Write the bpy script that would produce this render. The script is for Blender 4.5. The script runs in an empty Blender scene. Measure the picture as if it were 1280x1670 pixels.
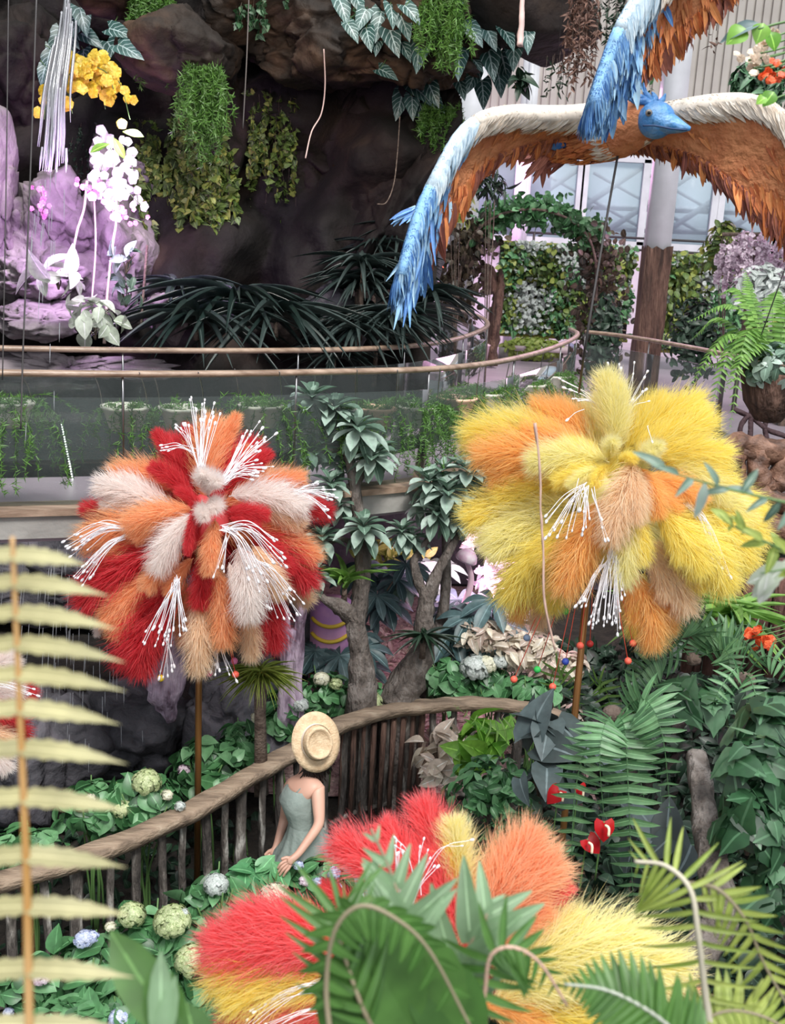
import bpy, bmesh, math, random
import numpy as np
from mathutils import Vector, Matrix, noise
from mathutils.bvhtree import BVHTree
from mathutils.geometry import tessellate_polygon
PI = math.pi
random.seed(7); RG = np.random.default_rng(7)
S = bpy.context.scene; COL = S.collection

# ------------------------------------------------------------ camera
F = 1750.0                       # focal length in pixels of the 1280x1670 frame
CAML = Vector((0, 0, 2.1))
CR = Matrix.Rotation(math.radians(76), 3, 'X') @ Matrix.Rotation(math.radians(3), 3, 'Z')
cd = bpy.data.cameras.new('camera'); cam = bpy.data.objects.new('camera', cd); COL.objects.link(cam)
cd.sensor_fit = 'HORIZONTAL'; cd.sensor_width = 36; cd.lens = 36 * F / 1280; cd.clip_end = 300; cd.clip_start = .05
cam.matrix_world = Matrix.Translation(CAML) @ CR.to_4x4()
cd.dof.use_dof = True; cd.dof.focus_distance = 6.8; cd.dof.aperture_fstop = 6.5
S.camera = cam
S.view_settings.view_transform = 'Standard'; S.view_settings.look = 'None'
S.view_settings.gamma = 1; S.view_settings.exposure = 0.35; S.view_settings.use_curve_mapping = False

def ray(px, py): return CR @ Vector(((px - 640) / F, -(py - 835) / F, -1))
def P(px, py, d): return CAML + ray(px, py) * d                     # point at depth d (metres)
def PZ(px, py, z): r = ray(px, py); return CAML + r * ((z - CAML.z) / r.z)   # point on a level plane
def PY(px, py, y): r = ray(px, py); return CAML + r * (y / r.y)     # point on the plane Y = y

# ------------------------------------------------------------ world and lamps
w = bpy.data.worlds.new('daylight'); S.world = w; w.use_nodes = True
nt = w.node_tree; bg = nt.nodes['Background']
tc = nt.nodes.new('ShaderNodeTexCoord'); sp = nt.nodes.new('ShaderNodeSeparateXYZ'); rp = nt.nodes.new('ShaderNodeValToRGB')
nt.links.new(tc.outputs['Generated'], sp.inputs[0]); nt.links.new(sp.outputs['Z'], rp.inputs[0]); nt.links.new(rp.outputs[0], bg.inputs[0])
rp.color_ramp.elements[0].color = (.22, .23, .25, 1); rp.color_ramp.elements[0].position = .0
rp.color_ramp.elements[1].color = (.88, .94, 1.0, 1); rp.color_ramp.elements[1].position = .035
bg.inputs[1].default_value = 0.62
def light(name, kind, loc, energy, color, size=1, target=None, **k):
    l = bpy.data.lights.new(name, kind); l.energy = energy; l.color = color
    if kind == 'AREA': l.size = size
    elif kind == 'SUN': l.angle = size
    else: l.shadow_soft_size = size
    for a, b in k.items(): setattr(l, a, b)
    o = bpy.data.objects.new(name, l); COL.objects.link(o); o.location = loc
    if target is not None: o.rotation_euler = (Vector(target) - Vector(loc)).to_track_quat('-Z', 'Y').to_euler()
    return o
light('daylight_sun', 'SUN', (3, -1.5, 12), 2.3, (1, .97, .92), math.radians(16), (0, 7, -1))
light('skylight_over_garden', 'AREA', (1.2, 4.0, 7.0), 330, (.96, .98, 1), 5, (.8, 6, -1))
light('camera_side_fill', 'AREA', (.5, -4.5, 3.6), 150, (.97, .98, 1), 6, (.3, 6, -.6))  # unseen fill area added behind the camera to brighten the plumes
light('purple_cave_floodlight', 'AREA', P(150, 330, 9.6), 55, (.80, .45, 1), .5, P(70, 400, 11.5))
light('white_orchid_spot', 'SPOT', P(215, 190, 9.9), 150, (.93, .70, 1), .08, P(190, 300, 11.2), spot_size=.9, spot_blend=.8)
light('pink_garden_lamp', 'AREA', P(800, 880, 10.2), 42, (1, .52, .80), 1.2, P(780, 1060, 12))
light('pink_deck_lamp', 'AREA', PY(1130, 250, 18), 90, (1, .48, .85), 2.5, PY(1130, 650, 15))
light('pink_hall_lamp', 'AREA', PY(800, 300, 23), 70, (1, .55, .95), 2.0, PY(790, 420, 26))
light('cave_warm_lamp', 'AREA', P(520, -60, 8.3), 26, (1, .80, .62), .8, P(560, 80, 11))

# ------------------------------------------------------------ materials
def newmat(name):
    m = bpy.data.materials.new(name); m.use_nodes = True
    return m, m.node_tree, m.node_tree.nodes, m.node_tree.links, m.node_tree.nodes['Principled BSDF']
def c4(c): return (c[0], c[1], c[2], 1)
def ramp(N, stops):
    r = N.new('ShaderNodeValToRGB'); e = r.color_ramp.elements
    while len(e) < len(stops): e.new(.5)
    for x, (p, c) in zip(e, stops): x.position = p; x.color = c4(c)
    return r
def mat(name, stops, rough=.7, scale=4, bump=0, detail=6, dist=0, stretch=None, metal=0, spec=.5, bscale=None, trans=0):
    """noise-coloured surface; stops = one colour or a ramp"""
    m, t, N, L, b = newmat(name)
    b.inputs['Roughness'].default_value = rough; b.inputs['Metallic'].default_value = metal
    b.inputs['Specular IOR Level'].default_value = spec
    if not isinstance(stops, list): stops = [(0.3, [c * .85 for c in stops]), (.7, [min(1, c * 1.12) for c in stops])]
    g = N.new('ShaderNodeNewGeometry'); mp = N.new('ShaderNodeMapping')
    if stretch: mp.inputs['Scale'].default_value = stretch
    L.new(g.outputs['Position'], mp.inputs[0])
    n = N.new('ShaderNodeTexNoise'); n.inputs['Scale'].default_value = scale; n.inputs['Detail'].default_value = detail; n.inputs['Distortion'].default_value = dist
    L.new(mp.outputs[0], n.inputs['Vector'])
    r = ramp(N, stops); L.new(n.outputs[0], r.inputs[0]); L.new(r.outputs[0], b.inputs['Base Color'])
    if bump:
        n2 = N.new('ShaderNodeTexNoise'); n2.inputs['Scale'].default_value = bscale or scale * 3; n2.inputs['Detail'].default_value = 8
        L.new(mp.outputs[0], n2.inputs['Vector'])
        bu = N.new('ShaderNodeBump'); bu.inputs['Strength'].default_value = bump; bu.inputs['Distance'].default_value = .09
        L.new(n2.outputs[0], bu.inputs['Height']); L.new(bu.outputs[0], b.inputs['Normal'])
    return m
def leafmat(name, c1, c2, rough=.45, trans=.25, veins=None, vn=7, c3=None):
    m, t, N, L, b = newmat(name)
    g = N.new('ShaderNodeNewGeometry')
    r = ramp(N, [(0, c1), (1, c2)] if not c3 else [(0, c1), (.6, c2), (1, c3)]); L.new(g.outputs['Random Per Island'], r.inputs[0])
    col = r.outputs[0]
    uv = N.new('ShaderNodeUVMap'); s = N.new('ShaderNodeSeparateXYZ'); L.new(uv.outputs[0], s.inputs[0])
    def M(op, a, bb=None, cc=None):
        x = N.new('ShaderNodeMath'); x.operation = op
        for i, q in enumerate((a, bb, cc)):
            if q is None: continue
            if isinstance(q, (int, float)): x.inputs[i].default_value = q
            else: L.new(q, x.inputs[i])
        return x.outputs[0]
    ab = M('ABSOLUTE', M('SUBTRACT', s.outputs['Y'], .5))
    mid = M('LESS_THAN', ab, .035)
    vc = veins or [min(1, x * 1.5 + .03) for x in c2]
    msk = mid
    if veins:
        fr = M('FRACT', M('SUBTRACT', M('MULTIPLY', s.outputs['X'], vn), M('MULTIPLY', ab, 4.0)))
        msk = M('MAXIMUM', mid, M('LESS_THAN', fr, .15))
    mx = N.new('ShaderNodeMix'); mx.data_type = 'RGBA'; L.new(msk, mx.inputs[0]); L.new(col, mx.inputs[6]); mx.inputs[7].default_value = c4(vc)
    nz = N.new('ShaderNodeTexNoise'); nz.inputs['Scale'].default_value = 22; L.new(g.outputs['Position'], nz.inputs['Vector'])
    hs = N.new('ShaderNodeHueSaturation'); L.new(mx.outputs[2], hs.inputs['Color']); L.new(M('ADD', M('MULTIPLY', nz.outputs[0], .9), .5), hs.inputs['Value']); mx_out = hs.outputs[0]
    L.new(mx_out, b.inputs['Base Color']); b.inputs['Roughness'].default_value = rough
    if trans:
        tr = N.new('ShaderNodeBsdfTranslucent'); L.new(mx_out, tr.inputs[0])
        ms = N.new('ShaderNodeMixShader'); ms.inputs[0].default_value = trans
        L.new(b.outputs[0], ms.inputs[1]); L.new(tr.outputs[0], ms.inputs[2]); L.new(ms.outputs[0], N['Material Output'].inputs[0])
    return m
def plain(name, c, rough=.5, metal=0, emit=None, es=1):
    m, t, N, L, b = newmat(name)
    b.inputs['Base Color'].default_value = c4(c); b.inputs['Roughness'].default_value = rough; b.inputs['Metallic'].default_value = metal
    if emit: b.inputs['Emission Color'].default_value = c4(emit); b.inputs['Emission Strength'].default_value = es
    return m
def glassmat(name, tint, gl=.1, rough=.02, milk=None, mf=0):
    m, t, N, L, b = newmat(name)
    tr = N.new('ShaderNodeBsdfTransparent'); tr.inputs[0].default_value = c4(tint)
    gg = N.new('ShaderNodeBsdfGlossy'); gg.inputs['Roughness'].default_value = rough
    lw = N.new('ShaderNodeLayerWeight'); lw.inputs[0].default_value = gl
    ms = N.new('ShaderNodeMixShader'); L.new(lw.outputs[0], ms.inputs[0]); L.new(tr.outputs[0], ms.inputs[1]); L.new(gg.outputs[0], ms.inputs[2])
    out = ms
    if milk:
        df = N.new('ShaderNodeBsdfDiffuse'); df.inputs[0].default_value = c4(milk)
        out = N.new('ShaderNodeMixShader'); out.inputs[0].default_value = mf
        L.new(ms.outputs[0], out.inputs[1]); L.new(df.outputs[0], out.inputs[2])
    L.new(out.outputs[0], N['Material Output'].inputs[0]); return m
def fluffmat(name, c, c2=None):
    m, t, N, L, b = newmat(name)
    g = N.new('ShaderNodeNewGeometry'); r = ramp(N, [(0, c), (1, c2 or [min(1, x * 1.25 + .02) for x in c])])
    L.new(g.outputs['Random Per Island'], r.inputs[0])
    df = N.new('ShaderNodeBsdfDiffuse'); tr = N.new('ShaderNodeBsdfTranslucent')
    L.new(r.outputs[0], df.inputs[0]); L.new(r.outputs[0], tr.inputs[0])
    ms = N.new('ShaderNodeMixShader'); ms.inputs[0].default_value = .6
    L.new(df.outputs[0], ms.inputs[1]); L.new(tr.outputs[0], ms.inputs[2]); L.new(ms.outputs[0], N['Material Output'].inputs[0])
    return m

# ------------------------------------------------------------ mesh helpers
WL = {}                                                               # world place of every parent
def setp(o, label=None, cat=None, group=None, kind=None):
    if label: o['label'] = label
    if cat: o['category'] = cat
    if group: o['group'] = group
    if kind: o['kind'] = kind
    return o
def thing(name, label, cat, loc, group=None, kind=None):
    o = bpy.data.objects.new(name, None); COL.objects.link(o); o.location = loc; o.empty_display_size = .1
    WL[o.name] = Vector(loc); return setp(o, label, cat, group, kind)
class MB:
    def __init__(s): s.V = []; s.Q = []; s.T = []; s.U = []; s.n = 0
    def add(s, v, q=None, t=None, uv=None):
        v = np.asarray(v, float).reshape(-1, 3)
        s.V.append(v); s.U.append(np.zeros((len(v), 2)) if uv is None else np.asarray(uv, float))
        if q is not None and len(q): s.Q.append(np.asarray(q, int) + s.n)
        if t is not None and len(t): s.T.append(np.asarray(t, int) + s.n)
        s.n += len(v); return s
    def tpl(s):
        return (np.concatenate(s.V), np.concatenate(s.Q) if s.Q else np.zeros((0, 4), int),
                np.concatenate(s.T) if s.T else np.zeros((0, 3), int), np.concatenate(s.U))
    def scatter(s, tpl, mats):
        """mats: list of (R 3x3 with scale, t)"""
        if not len(mats): return s
        v, q, t, u = tpl; k = len(mats); n = len(v)
        R = np.array([np.array(m[0]) for m in mats]); T = np.array([np.array(m[1]) for m in mats])
        W = np.einsum('kij,nj->kni', R, v) + T[:, None, :]
        off = (np.arange(k) * n)[:, None, None]
        s.add(W.reshape(-1, 3), (q[None] + off).reshape(-1, 4), (t[None] + off).reshape(-1, 3), np.tile(u, (k, 1)))
        return s
    def mesh(s, name, origin=(0, 0, 0), smooth=True):
        v, q, t, u = s.tpl(); v = v - np.array(origin)
        me = bpy.data.meshes.new(name); me.vertices.add(len(v)); me.vertices.foreach_set('co', v.astype('f').ravel())
        lp = np.concatenate([q.ravel(), t.ravel()]).astype('i'); me.loops.add(len(lp)); me.loops.foreach_set('vertex_index', lp)
        st = np.concatenate([np.arange(len(q)) * 4, len(q) * 4 + np.arange(len(t)) * 3]).astype('i')
        me.polygons.add(len(st)); me.polygons.foreach_set('loop_start', st)
        me.polygons.foreach_set('use_smooth', np.full(len(st), smooth))
        ul = me.uv_layers.new(name='UVMap'); ul.data.foreach_set('uv', u[lp].astype('f').ravel())
        me.update(calc_edges=True); me.validate(); return me
def obj(name, mb, m, parent=None, label=None, cat=None, group=None, kind=None, smooth=True):
    v = np.concatenate(mb.V); c = Vector(((v.min(0) + v.max(0)) / 2).tolist())
    me = mb.mesh(name, c, smooth); me.materials.append(m)
    o = bpy.data.objects.new(name, me); COL.objects.link(o); WL[o.name] = c
    if parent: o.parent = parent; o.location = c - WL[parent.name]
    else: o.location = c
    return setp(o, label, cat, group, kind)
def inst(name, me, M, parent, m=None):
    o = bpy.data.objects.new(name, me); COL.objects.link(o)
    if m:
        if not len(me.materials): me.materials.append(m)
        o.material_slots[0].link = 'OBJECT'; o.material_slots[0].material = m
    WL[o.name] = M.translation.copy()
    if parent: o.parent = parent; M = Matrix.Translation(-WL[parent.name]) @ M
    o.matrix_local = M; return o
def A(v): return np.array(v, float)
def nrm(v): v = A(v); return v / (np.linalg.norm(v) + 1e-9)
def frame(d, up=(0, 0, 1), sx=1, sy=1, sz=None, roll=0):
    """columns x (across), y (along d), z (near up), scaled"""
    y = nrm(d); x = np.cross(y, A(up))
    if np.linalg.norm(x) < 1e-4: x = np.cross(y, A((1, .1, 0)))
    x = nrm(x); z = np.cross(x, y)
    if roll: x, z = x * math.cos(roll) + z * math.sin(roll), z * math.cos(roll) - x * math.sin(roll)
    return np.stack([x * sx, y * sy, z * (sz if sz else sy)], 1)
def ctm(pts, n=8):
    """smooth curve through points"""
    p = [A(q) for q in pts]; p = [2 * p[0] - p[1]] + p + [2 * p[-1] - p[-2]]; out = []
    for i in range(1, len(p) - 2):
        for k in range(n):
            t = k / n; a, b, c, d = p[i - 1:i + 3]
            out.append(.5 * (2 * b + (c - a) * t + (2 * a - 5 * b + 4 * c - d) * t * t + (3 * b - a - 3 * c + d) * t ** 3))
    out.append(p[-2]); return np.array(out)
def tube(mb, pts, r, seg=7, cap=True, flat=1, wob=0):
    pts = np.array([A(p) for p in pts]); n = len(pts)
    r = np.interp(np.linspace(0, 1, n), np.linspace(0, 1, len(r)), r) if hasattr(r, '__len__') else np.full(n, r)
    tg = np.gradient(pts, axis=0); up = A((0, 0, 1)) if abs(nrm(tg[0])[2]) < .9 else A((1, 0, 0))
    x = nrm(np.cross(tg[0], up)); V = []; a = np.arange(seg) / seg * 2 * PI
    for i in range(n):
        t = nrm(tg[i]); x = nrm(x - t * np.dot(x, t)); y = np.cross(t, x)
        rr = r[i] * (1 + (wob * np.array([noise.noise(Vector((i * .35, 3 * math.cos(q), 3 * math.sin(q) + r[0] * 50))) for q in a]) if wob else 0))
        V.append(pts[i] + (np.cos(a) * rr)[:, None] * x + (np.sin(a) * rr * flat)[:, None] * y)
    V = np.concatenate(V); k = np.arange(seg); q = []
    for i in range(n - 1): q.append(np.stack([i * seg + k, i * seg + (k + 1) % seg, (i + 1) * seg + (k + 1) % seg, (i + 1) * seg + k], 1))
    t = []
    if cap and n > 1:
        V = np.concatenate([V, pts[:1], pts[-1:]]); c0 = n * seg; c1 = c0 + 1
        t = [[c0, (j + 1) % seg, j] for j in range(seg)] + [[c1, (n - 1) * seg + j, (n - 1) * seg + (j + 1) % seg] for j in range(seg)]
    u = np.zeros((len(V), 2)); mb.add(V, np.concatenate(q), t, u); return mb
def box(mb, c, s, R=None):
    v = A([[x, y, z] for x in (-.5, .5) for y in (-.5, .5) for z in (-.5, .5)]) * A(s)
    if R is not None: v = v @ np.array(R).T
    return mb.add(v + A(c), [[0, 1, 3, 2], [4, 6, 7, 5], [0, 4, 5, 1], [2, 3, 7, 6], [0, 2, 6, 4], [1, 5, 7, 3]])
def lathe(mb, prof, c=(0, 0, 0), seg=20, R=None, wav=None):
    a = np.arange(seg) / seg * 2 * PI; V = []
    for r, z in prof:
        rr = r * (1 + (wav[0] * np.cos(a * wav[1]) if wav else 0)); V.append(np.stack([np.cos(a) * rr, np.sin(a) * rr, np.full(seg, z)], 1))
    V = np.concatenate(V); k = np.arange(seg)
    q = [np.stack([i * seg + k, i * seg + (k + 1) % seg, (i + 1) * seg + (k + 1) % seg, (i + 1) * seg + k], 1) for i in range(len(prof) - 1)]
    if R is not None: V = V @ np.array(R).T
    return mb.add(V + A(c), np.concatenate(q))
def prism(mb, pts2, z0, z1):
    """closed outline (x,y) list extruded between two heights"""
    n = len(pts2); tri = tessellate_polygon([[Vector((p[0], p[1], 0)) for p in pts2]])
    v = [[p[0], p[1], z0] for p in pts2] + [[p[0], p[1], z1] for p in pts2]
    t = [list(x) for x in tri] + [[x[2] + n, x[1] + n, x[0] + n] for x in tri]
    q = [[i, (i + 1) % n, (i + 1) % n + n, i + n] for i in range(n)]
    return mb.add(v, q, t)
def ico(sub):
    bm = bmesh.new(); bmesh.ops.create_icosphere(bm, subdivisions=sub, radius=1)
    v = A([x.co[:] for x in bm.verts]); t = np.array([[q.index for q in f.verts] for f in bm.faces]); bm.free(); return v, t
ICO = {k: ico(k) for k in (1, 2, 3, 5, 6)}
def ball(mb, c, r, sub=2):
    v, t = ICO[sub]; return mb.add(v * A(r) + A(c), None, t)
def rock(mb, c, rad, seed=0, amp=.25, fr=1.2, sub=5, R=None, strata=0, crack=.1, K=16):
    """a chiselled block: cut by random planes, then roughened"""
    v, t = ICO[sub]; out = np.empty_like(v); so = Vector((seed * 7.3, seed * 3.1, seed * 1.7)); rad = A(rad)
    g = np.random.default_rng(seed + 11); N = g.normal(size=(K, 3)); N /= np.linalg.norm(N, axis=1)[:, None]; D = g.uniform(.62, .95, K)
    dp = v @ N.T; r0 = np.min(np.where(dp > .05, D / np.maximum(dp, .05), 9), axis=1); r0 = np.minimum(r0, 1.08)
    for i, p in enumerate(v):
        q = Vector((p * rad).tolist()) * fr + so
        f = noise.fractal(q * .8, 1, 2.1, 7) * amp * .45
        d = noise.voronoi(q * 1.3)[0]; e = d[1] - d[0]
        f -= max(0, .12 - e) / .12 * crack * .55                            # cracks between blocks
        f += (noise.cell(q * 1.3 + Vector((f, 0, f))) - .5) * crack * .5
        f -= abs(noise.noise(q * 3.1)) * amp * .2
        if strata:
            s = ((p[2] * rad[2] + .12 * noise.noise(q * .6)) * strata) % 1; f += (min(s, .3) / .3 - .6) * .16
        out[i] = p * (r0[i] + f)
    out = out * rad
    if R is not None: out = out @ np.array(R).T
    return mb.add(out + A(c), None, t)
# ---- leaves: templates live in x across, y along, z up, unit length and half width 0.5
def leaf_t(prof, n=6, fold=.25, bend=.35, wave=0, base=0):
    t = np.linspace(0, 1, n + 1); w = np.interp(t, np.linspace(0, 1, len(prof)), prof)
    V = []; U = []
    for i in range(n + 1):
        z = -bend * t[i] ** 2 + wave * math.sin(i * 2.4); yb = base if i == 0 else 0
        for s in (-1, 0, 1):
            V.append((s * w[i] * .5, t[i] + (-base * abs(s) if i < 2 else 0), z + fold * abs(s) * w[i] * .5)); U.append((t[i], .5 + s * .5))
    q = []
    for i in range(n):
        for s in (0, 1): a = i * 3 + s; q.append([a, a + 1, a + 4, a + 3])
    return (A(V), np.array(q), np.zeros((0, 3), int), A(U))
OVATE = leaf_t([.05, .62, .95, 1, .85, .5, 0])
LANCE = leaf_t([.15, .7, 1, .95, .8, .55, 0], 6, .2, .45)
OBOV = leaf_t([.1, .4, .7, .95, 1, .75, .05], 6, .2, .3)
HEART = leaf_t([.75, 1, 1, .85, .62, .35, 0], 6, .15, .3, base=.18)
BLADE = leaf_t([.6, .9, 1, .95, .8, .5, 0], 9, .25, .9)
NEEDLE = leaf_t([1, 1, 0], 2, 0, .1)
PINNA = leaf_t([.9, 1, .9, .75, .5, 0], 4, .1, .15)
def ivy_t():
    o = [(0, -.02), (-.28, -.12), (-.5, .08), (-.46, .26), (-.37, .42), (-.30, .64), (-.14, .80), (0, 1.05), (.14, .80), (.30, .64), (.37, .42), (.46, .26), (.5, .08), (.28, -.12)]
    v = [(0, .3, .04)] + [(x, y, -.12 * (x * x + (y - .3) ** 2)) for x, y in o]; k = len(o)
    u = [(0.3, .5)] + [(y, .5 + x * .9) for x, y in o]
    return (A(v), np.zeros((0, 4), int), np.array([[0, 1 + (i + 1) % k, 1 + i] for i in range(k)]), A(u))
IVY = ivy_t()
def rdir(up=0):
    v = RG.normal(size=3); v[2] += up; return nrm(v)
def mass(mb, c, rad, n, tpl, size, asp=.6, down=.5, fill=.35, jit=.5, hemi=None, szv=.35):
    """leaves over an ellipsoid, pointing outwards and hanging"""
    c = A(c); rad = A(rad); M = []
    for i in range(n):
        d = nrm(RG.normal(size=3))
        if hemi is not None and np.dot(d, hemi) < -.25: d = -d
        r = 1 - fill * RG.random() ** 1.5
        p = c + d * rad * r; out = nrm(d / rad)
        dr = nrm(np.cross(out, RG.normal(size=3)) + out * .25 + A((0, 0, -down)) + RG.normal(size=3) * jit * .5)
        s = size * (1 + szv * RG.uniform(-1, 1))
        M.append((frame(dr, out + A((0, 0, .6)) + RG.normal(size=3) * jit * .4, s * asp, s), p))
    mb.scatter(tpl, M); return mb
def frond(mb, pts, plen, n=26, pw=.3, up=(0, 0, 1), tpl=PINNA, r=.004, fwd=.25, droop=.2, sides=(1, -1), taper=.55, base=.12, gap=0):
    """fern leaf: stalk through pts with paired pinnae of length plen; pw = pinna width / length"""
    c = ctm(pts, 8) if len(pts) < 12 else np.array(pts); tube(mb, c, [r, r * .25], 5, cap=False)
    tg = np.gradient(c, axis=0); m = len(c); M = []
    for i in range(n):
        t = base + (1 - base) * (i + .5) / n; x = t * (m - 1); k = int(x); f = x - k; k2 = min(k + 1, m - 1)
        p = c[k] * (1 - f) + c[k2] * f; d = nrm(tg[k]); s = nrm(np.cross(d, A(up))); u = np.cross(s, d)
        L = plen * min(1, (t - base + .12) / .22) * (1 - max(0, t - taper) / (1 - taper) * .88)
        for sd in sides:
            q = s * sd + d * (fwd + .25 * t) - A((0, 0, 1)) * droop + RG.normal(size=3) * .05
            M.append((frame(q, u, L * pw, L), p))
    mb.scatter(tpl, M); return mb
def strand(mb, p0, L, size, tpl, per=60, sway=.1, dirn=(0, 0, -1), asp=.5, dens=None, stem=.002, smb=None, spread=1.0, hang=.5):
    """a hanging shoot with leaves all round"""
    p = A(p0); d = nrm(dirn); pts = [p]; n = 10
    for i in range(n):
        d = nrm(d * .75 + A((0, 0, -1)) * .3 + RG.normal(size=3) * sway); p = p + d * L / n; pts.append(p)
    pts = np.array(pts); tube(smb or mb, pts, [stem, stem * .5], 4, cap=False); M = []
    for i in range(int(per * L)):
        t = RG.random() ** .9 * n; k = min(int(t), n - 1); q = pts[k] + (pts[k + 1] - pts[k]) * (t - k)
        o = nrm(RG.normal(size=3) * spread + A((0, 0, -hang))); s = size * RG.uniform(.6, 1.2)
        M.append((frame(o, RG.normal(size=3) + A((0, -1, .5)), s * asp, s), q))
    mb.scatter(tpl, M); return pts
# ------------------------------------------------------------ materials in use
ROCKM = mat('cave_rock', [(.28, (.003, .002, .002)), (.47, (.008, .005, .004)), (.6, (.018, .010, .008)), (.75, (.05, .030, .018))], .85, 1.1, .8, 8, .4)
ROCKL = mat('pale_cave_rock', [(.3, (.10, .08, .09)), (.5, (.24, .20, .22)), (.75, (.42, .36, .38))], .8, 1.6, .8, 8, .5)
ROCKB = mat('brown_ledge_rock', [(.3, (.007, .005, .004)), (.48, (.025, .016, .011)), (.66, (.10, .055, .032)), (.85, (.045, .035, .032))], .8, 1.3, .8, 8, .6)
ROCKG = mat('dark_grey_rock', [(.3, (.025, .025, .030)), (.55, (.10, .095, .11)), (.75, (.26, .23, .27))], .75, 1.7, .9, 8, .4)
SOIL = mat('dark_soil', [(.3, (.012, .011, .009)), (.7, (.045, .035, .028))], .95, 6, .6)
MULCH = mat('pink_wood_chip_ground', [(.3, (.22, .10, .11)), (.45, (.55, .34, .33)), (.6, (.75, .55, .50)), (.75, (.35, .2, .17))], .9, 9, .9, 8, 1.5)
PATH = mat('garden_path', [(.3, (.10, .085, .08)), (.7, (.22, .19, .18))], .8, 3, .4)
DECK = mat('deck_floor', [(.3, (.34, .27, .33)), (.7, (.50, .40, .47))], .35, 1.2, .05)
CONC = mat('curb_concrete', [(.3, (.22, .21, .20)), (.7, (.42, .40, .37))], .8, 2, .2)
RAILW = mat('handrail_wood', [(.3, (.20, .13, .09)), (.6, (.38, .27, .20)), (.8, (.50, .38, .30))], .35, 5, .1, stretch=(.3, 3, 3))
STEEL = plain('brushed_steel', (.35, .35, .36), .35, 1)
GLASS = glassmat('balustrade_glass', (.86, .90, .88), .06, .03, (.30, .34, .34), .08)
PANE = glassmat('window_pane', (.82, .90, .95), .1, .05, (.75, .85, .92), .30)
WHITE = mat('white_painted_steel', (.72, .74, .78), .45, 2)
PINKW = mat('pink_lit_wall', (.72, .62, .72), .8, 1)
CREAM = mat('cream_panel', [(.35, (.46, .43, .39)), (.7, (.60, .57, .52))], .7, .8, .1)
BARKP = mat('brown_bark_cladding', [(.3, (.05, .028, .022)), (.5, (.14, .075, .055)), (.75, (.26, .15, .11))], .8, 6, .8, 8, .5, (2.5, 2.5, .35))
FENCE = mat('weathered_fence_wood', [(.3, (.035, .030, .028)), (.50, (.10, .085, .075)), (.58, (.20, .18, .16)), (.68, (.55, .53, .49))], .85, 9, .6, 8, .3, (1.5, 1.5, .35))
RAILT = mat('weathered_top_rail', [(.3, (.14, .10, .07)), (.55, (.30, .22, .155)), (.8, (.44, .35, .26))], .75, 7, .4, 8, .4, (.5, 1.5, 3))

# ------------------------------------------------------------ ground, deck and hall
def struct(name, mb, m, smooth=False): return obj(name, mb, m, kind='structure', smooth=smooth)
def grid(mb, x0, x1, y0, y1, nx, ny, zf):
    X, Y = np.meshgrid(np.linspace(x0, x1, nx + 1), np.linspace(y0, y1, ny + 1))
    Z = np.array([zf(a, b) for a, b in zip(X.ravel(), Y.ravel())]); v = np.stack([X.ravel(), Y.ravel(), Z], 1)
    q = [[j * (nx + 1) + i, j * (nx + 1) + i + 1, (j + 1) * (nx + 1) + i + 1, (j + 1) * (nx + 1) + i] for j in range(ny) for i in range(nx)]
    return mb.add(v, q)
GZ = -2.5
outer = [PZ(x, y, 1.1) for x, y in ((-260, 606), (-100, 607), (0, 608), (200, 610), (400, 609), (560, 606), (700, 602), (800, 592), (870, 577), (915, 562), (937, 551), (941, 543), (930, 537))]
inner = [PZ(x, y, 1.1) for x, y in ((-260, 563), (-100, 567), (0, 568), (200, 571), (400, 572), (560, 570), (660, 565), (730, 556), (775, 543), (795, 530), (785, 518), (755, 508), (725, 503), (690, 500))]
right = [PZ(x, y, 1.1) for x, y in ((955, 541), (1010, 547), (1085, 559), (1160, 573), (1225, 586), (1330, 606))]
def xy(p): return (p[0], p[1])
mb = MB(); far = 29.0
poly = [xy(p) for p in ctm(outer[:-1], 4)] + [xy(p) for p in right] + [(12, right[-1].y - 2), (12, far), (-1.5, far), (-1.5, 20)] + [xy(p) for p in ctm(inner, 4)[::-1]]
prism(mb, poly, -.12, 0); struct('floor', mb, DECK)
def groundz(x, y):
    z = GZ + .12 * noise.noise(Vector((x * .6, y * .6, 0)))
    z += max(0, (x - 1.9 - .12 * (y - 5))) * .75 if x > 1.7 and y > 2.5 else 0       # planted bank on the right
    return min(z, -.35)
mb = MB(); grid(mb, -9, 9, 1.0, 19, 72, 72, groundz); struct('ground', mb, SOIL, True)
mb = MB(); grid(mb, -1.6, 1.9, 8.3, 14.4, 40, 60, lambda x, y: groundz(x, y) + .03 - .1 * (abs(x - .5) > 1.9)); struct('ground_chips', mb, MULCH, True)
mb = MB(); box(mb, (-3, 14.6, -1.3), (13, .3, 2.4)); struct('wall_under_deck', mb, ROCKG)
mb = MB(); grid(mb, -9, .4, 11.2, 19, 30, 30, lambda x, y: -.35 + .15 * noise.noise(Vector((x, y, 3)))); struct('ground_cave', mb, SOIL, True)
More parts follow.
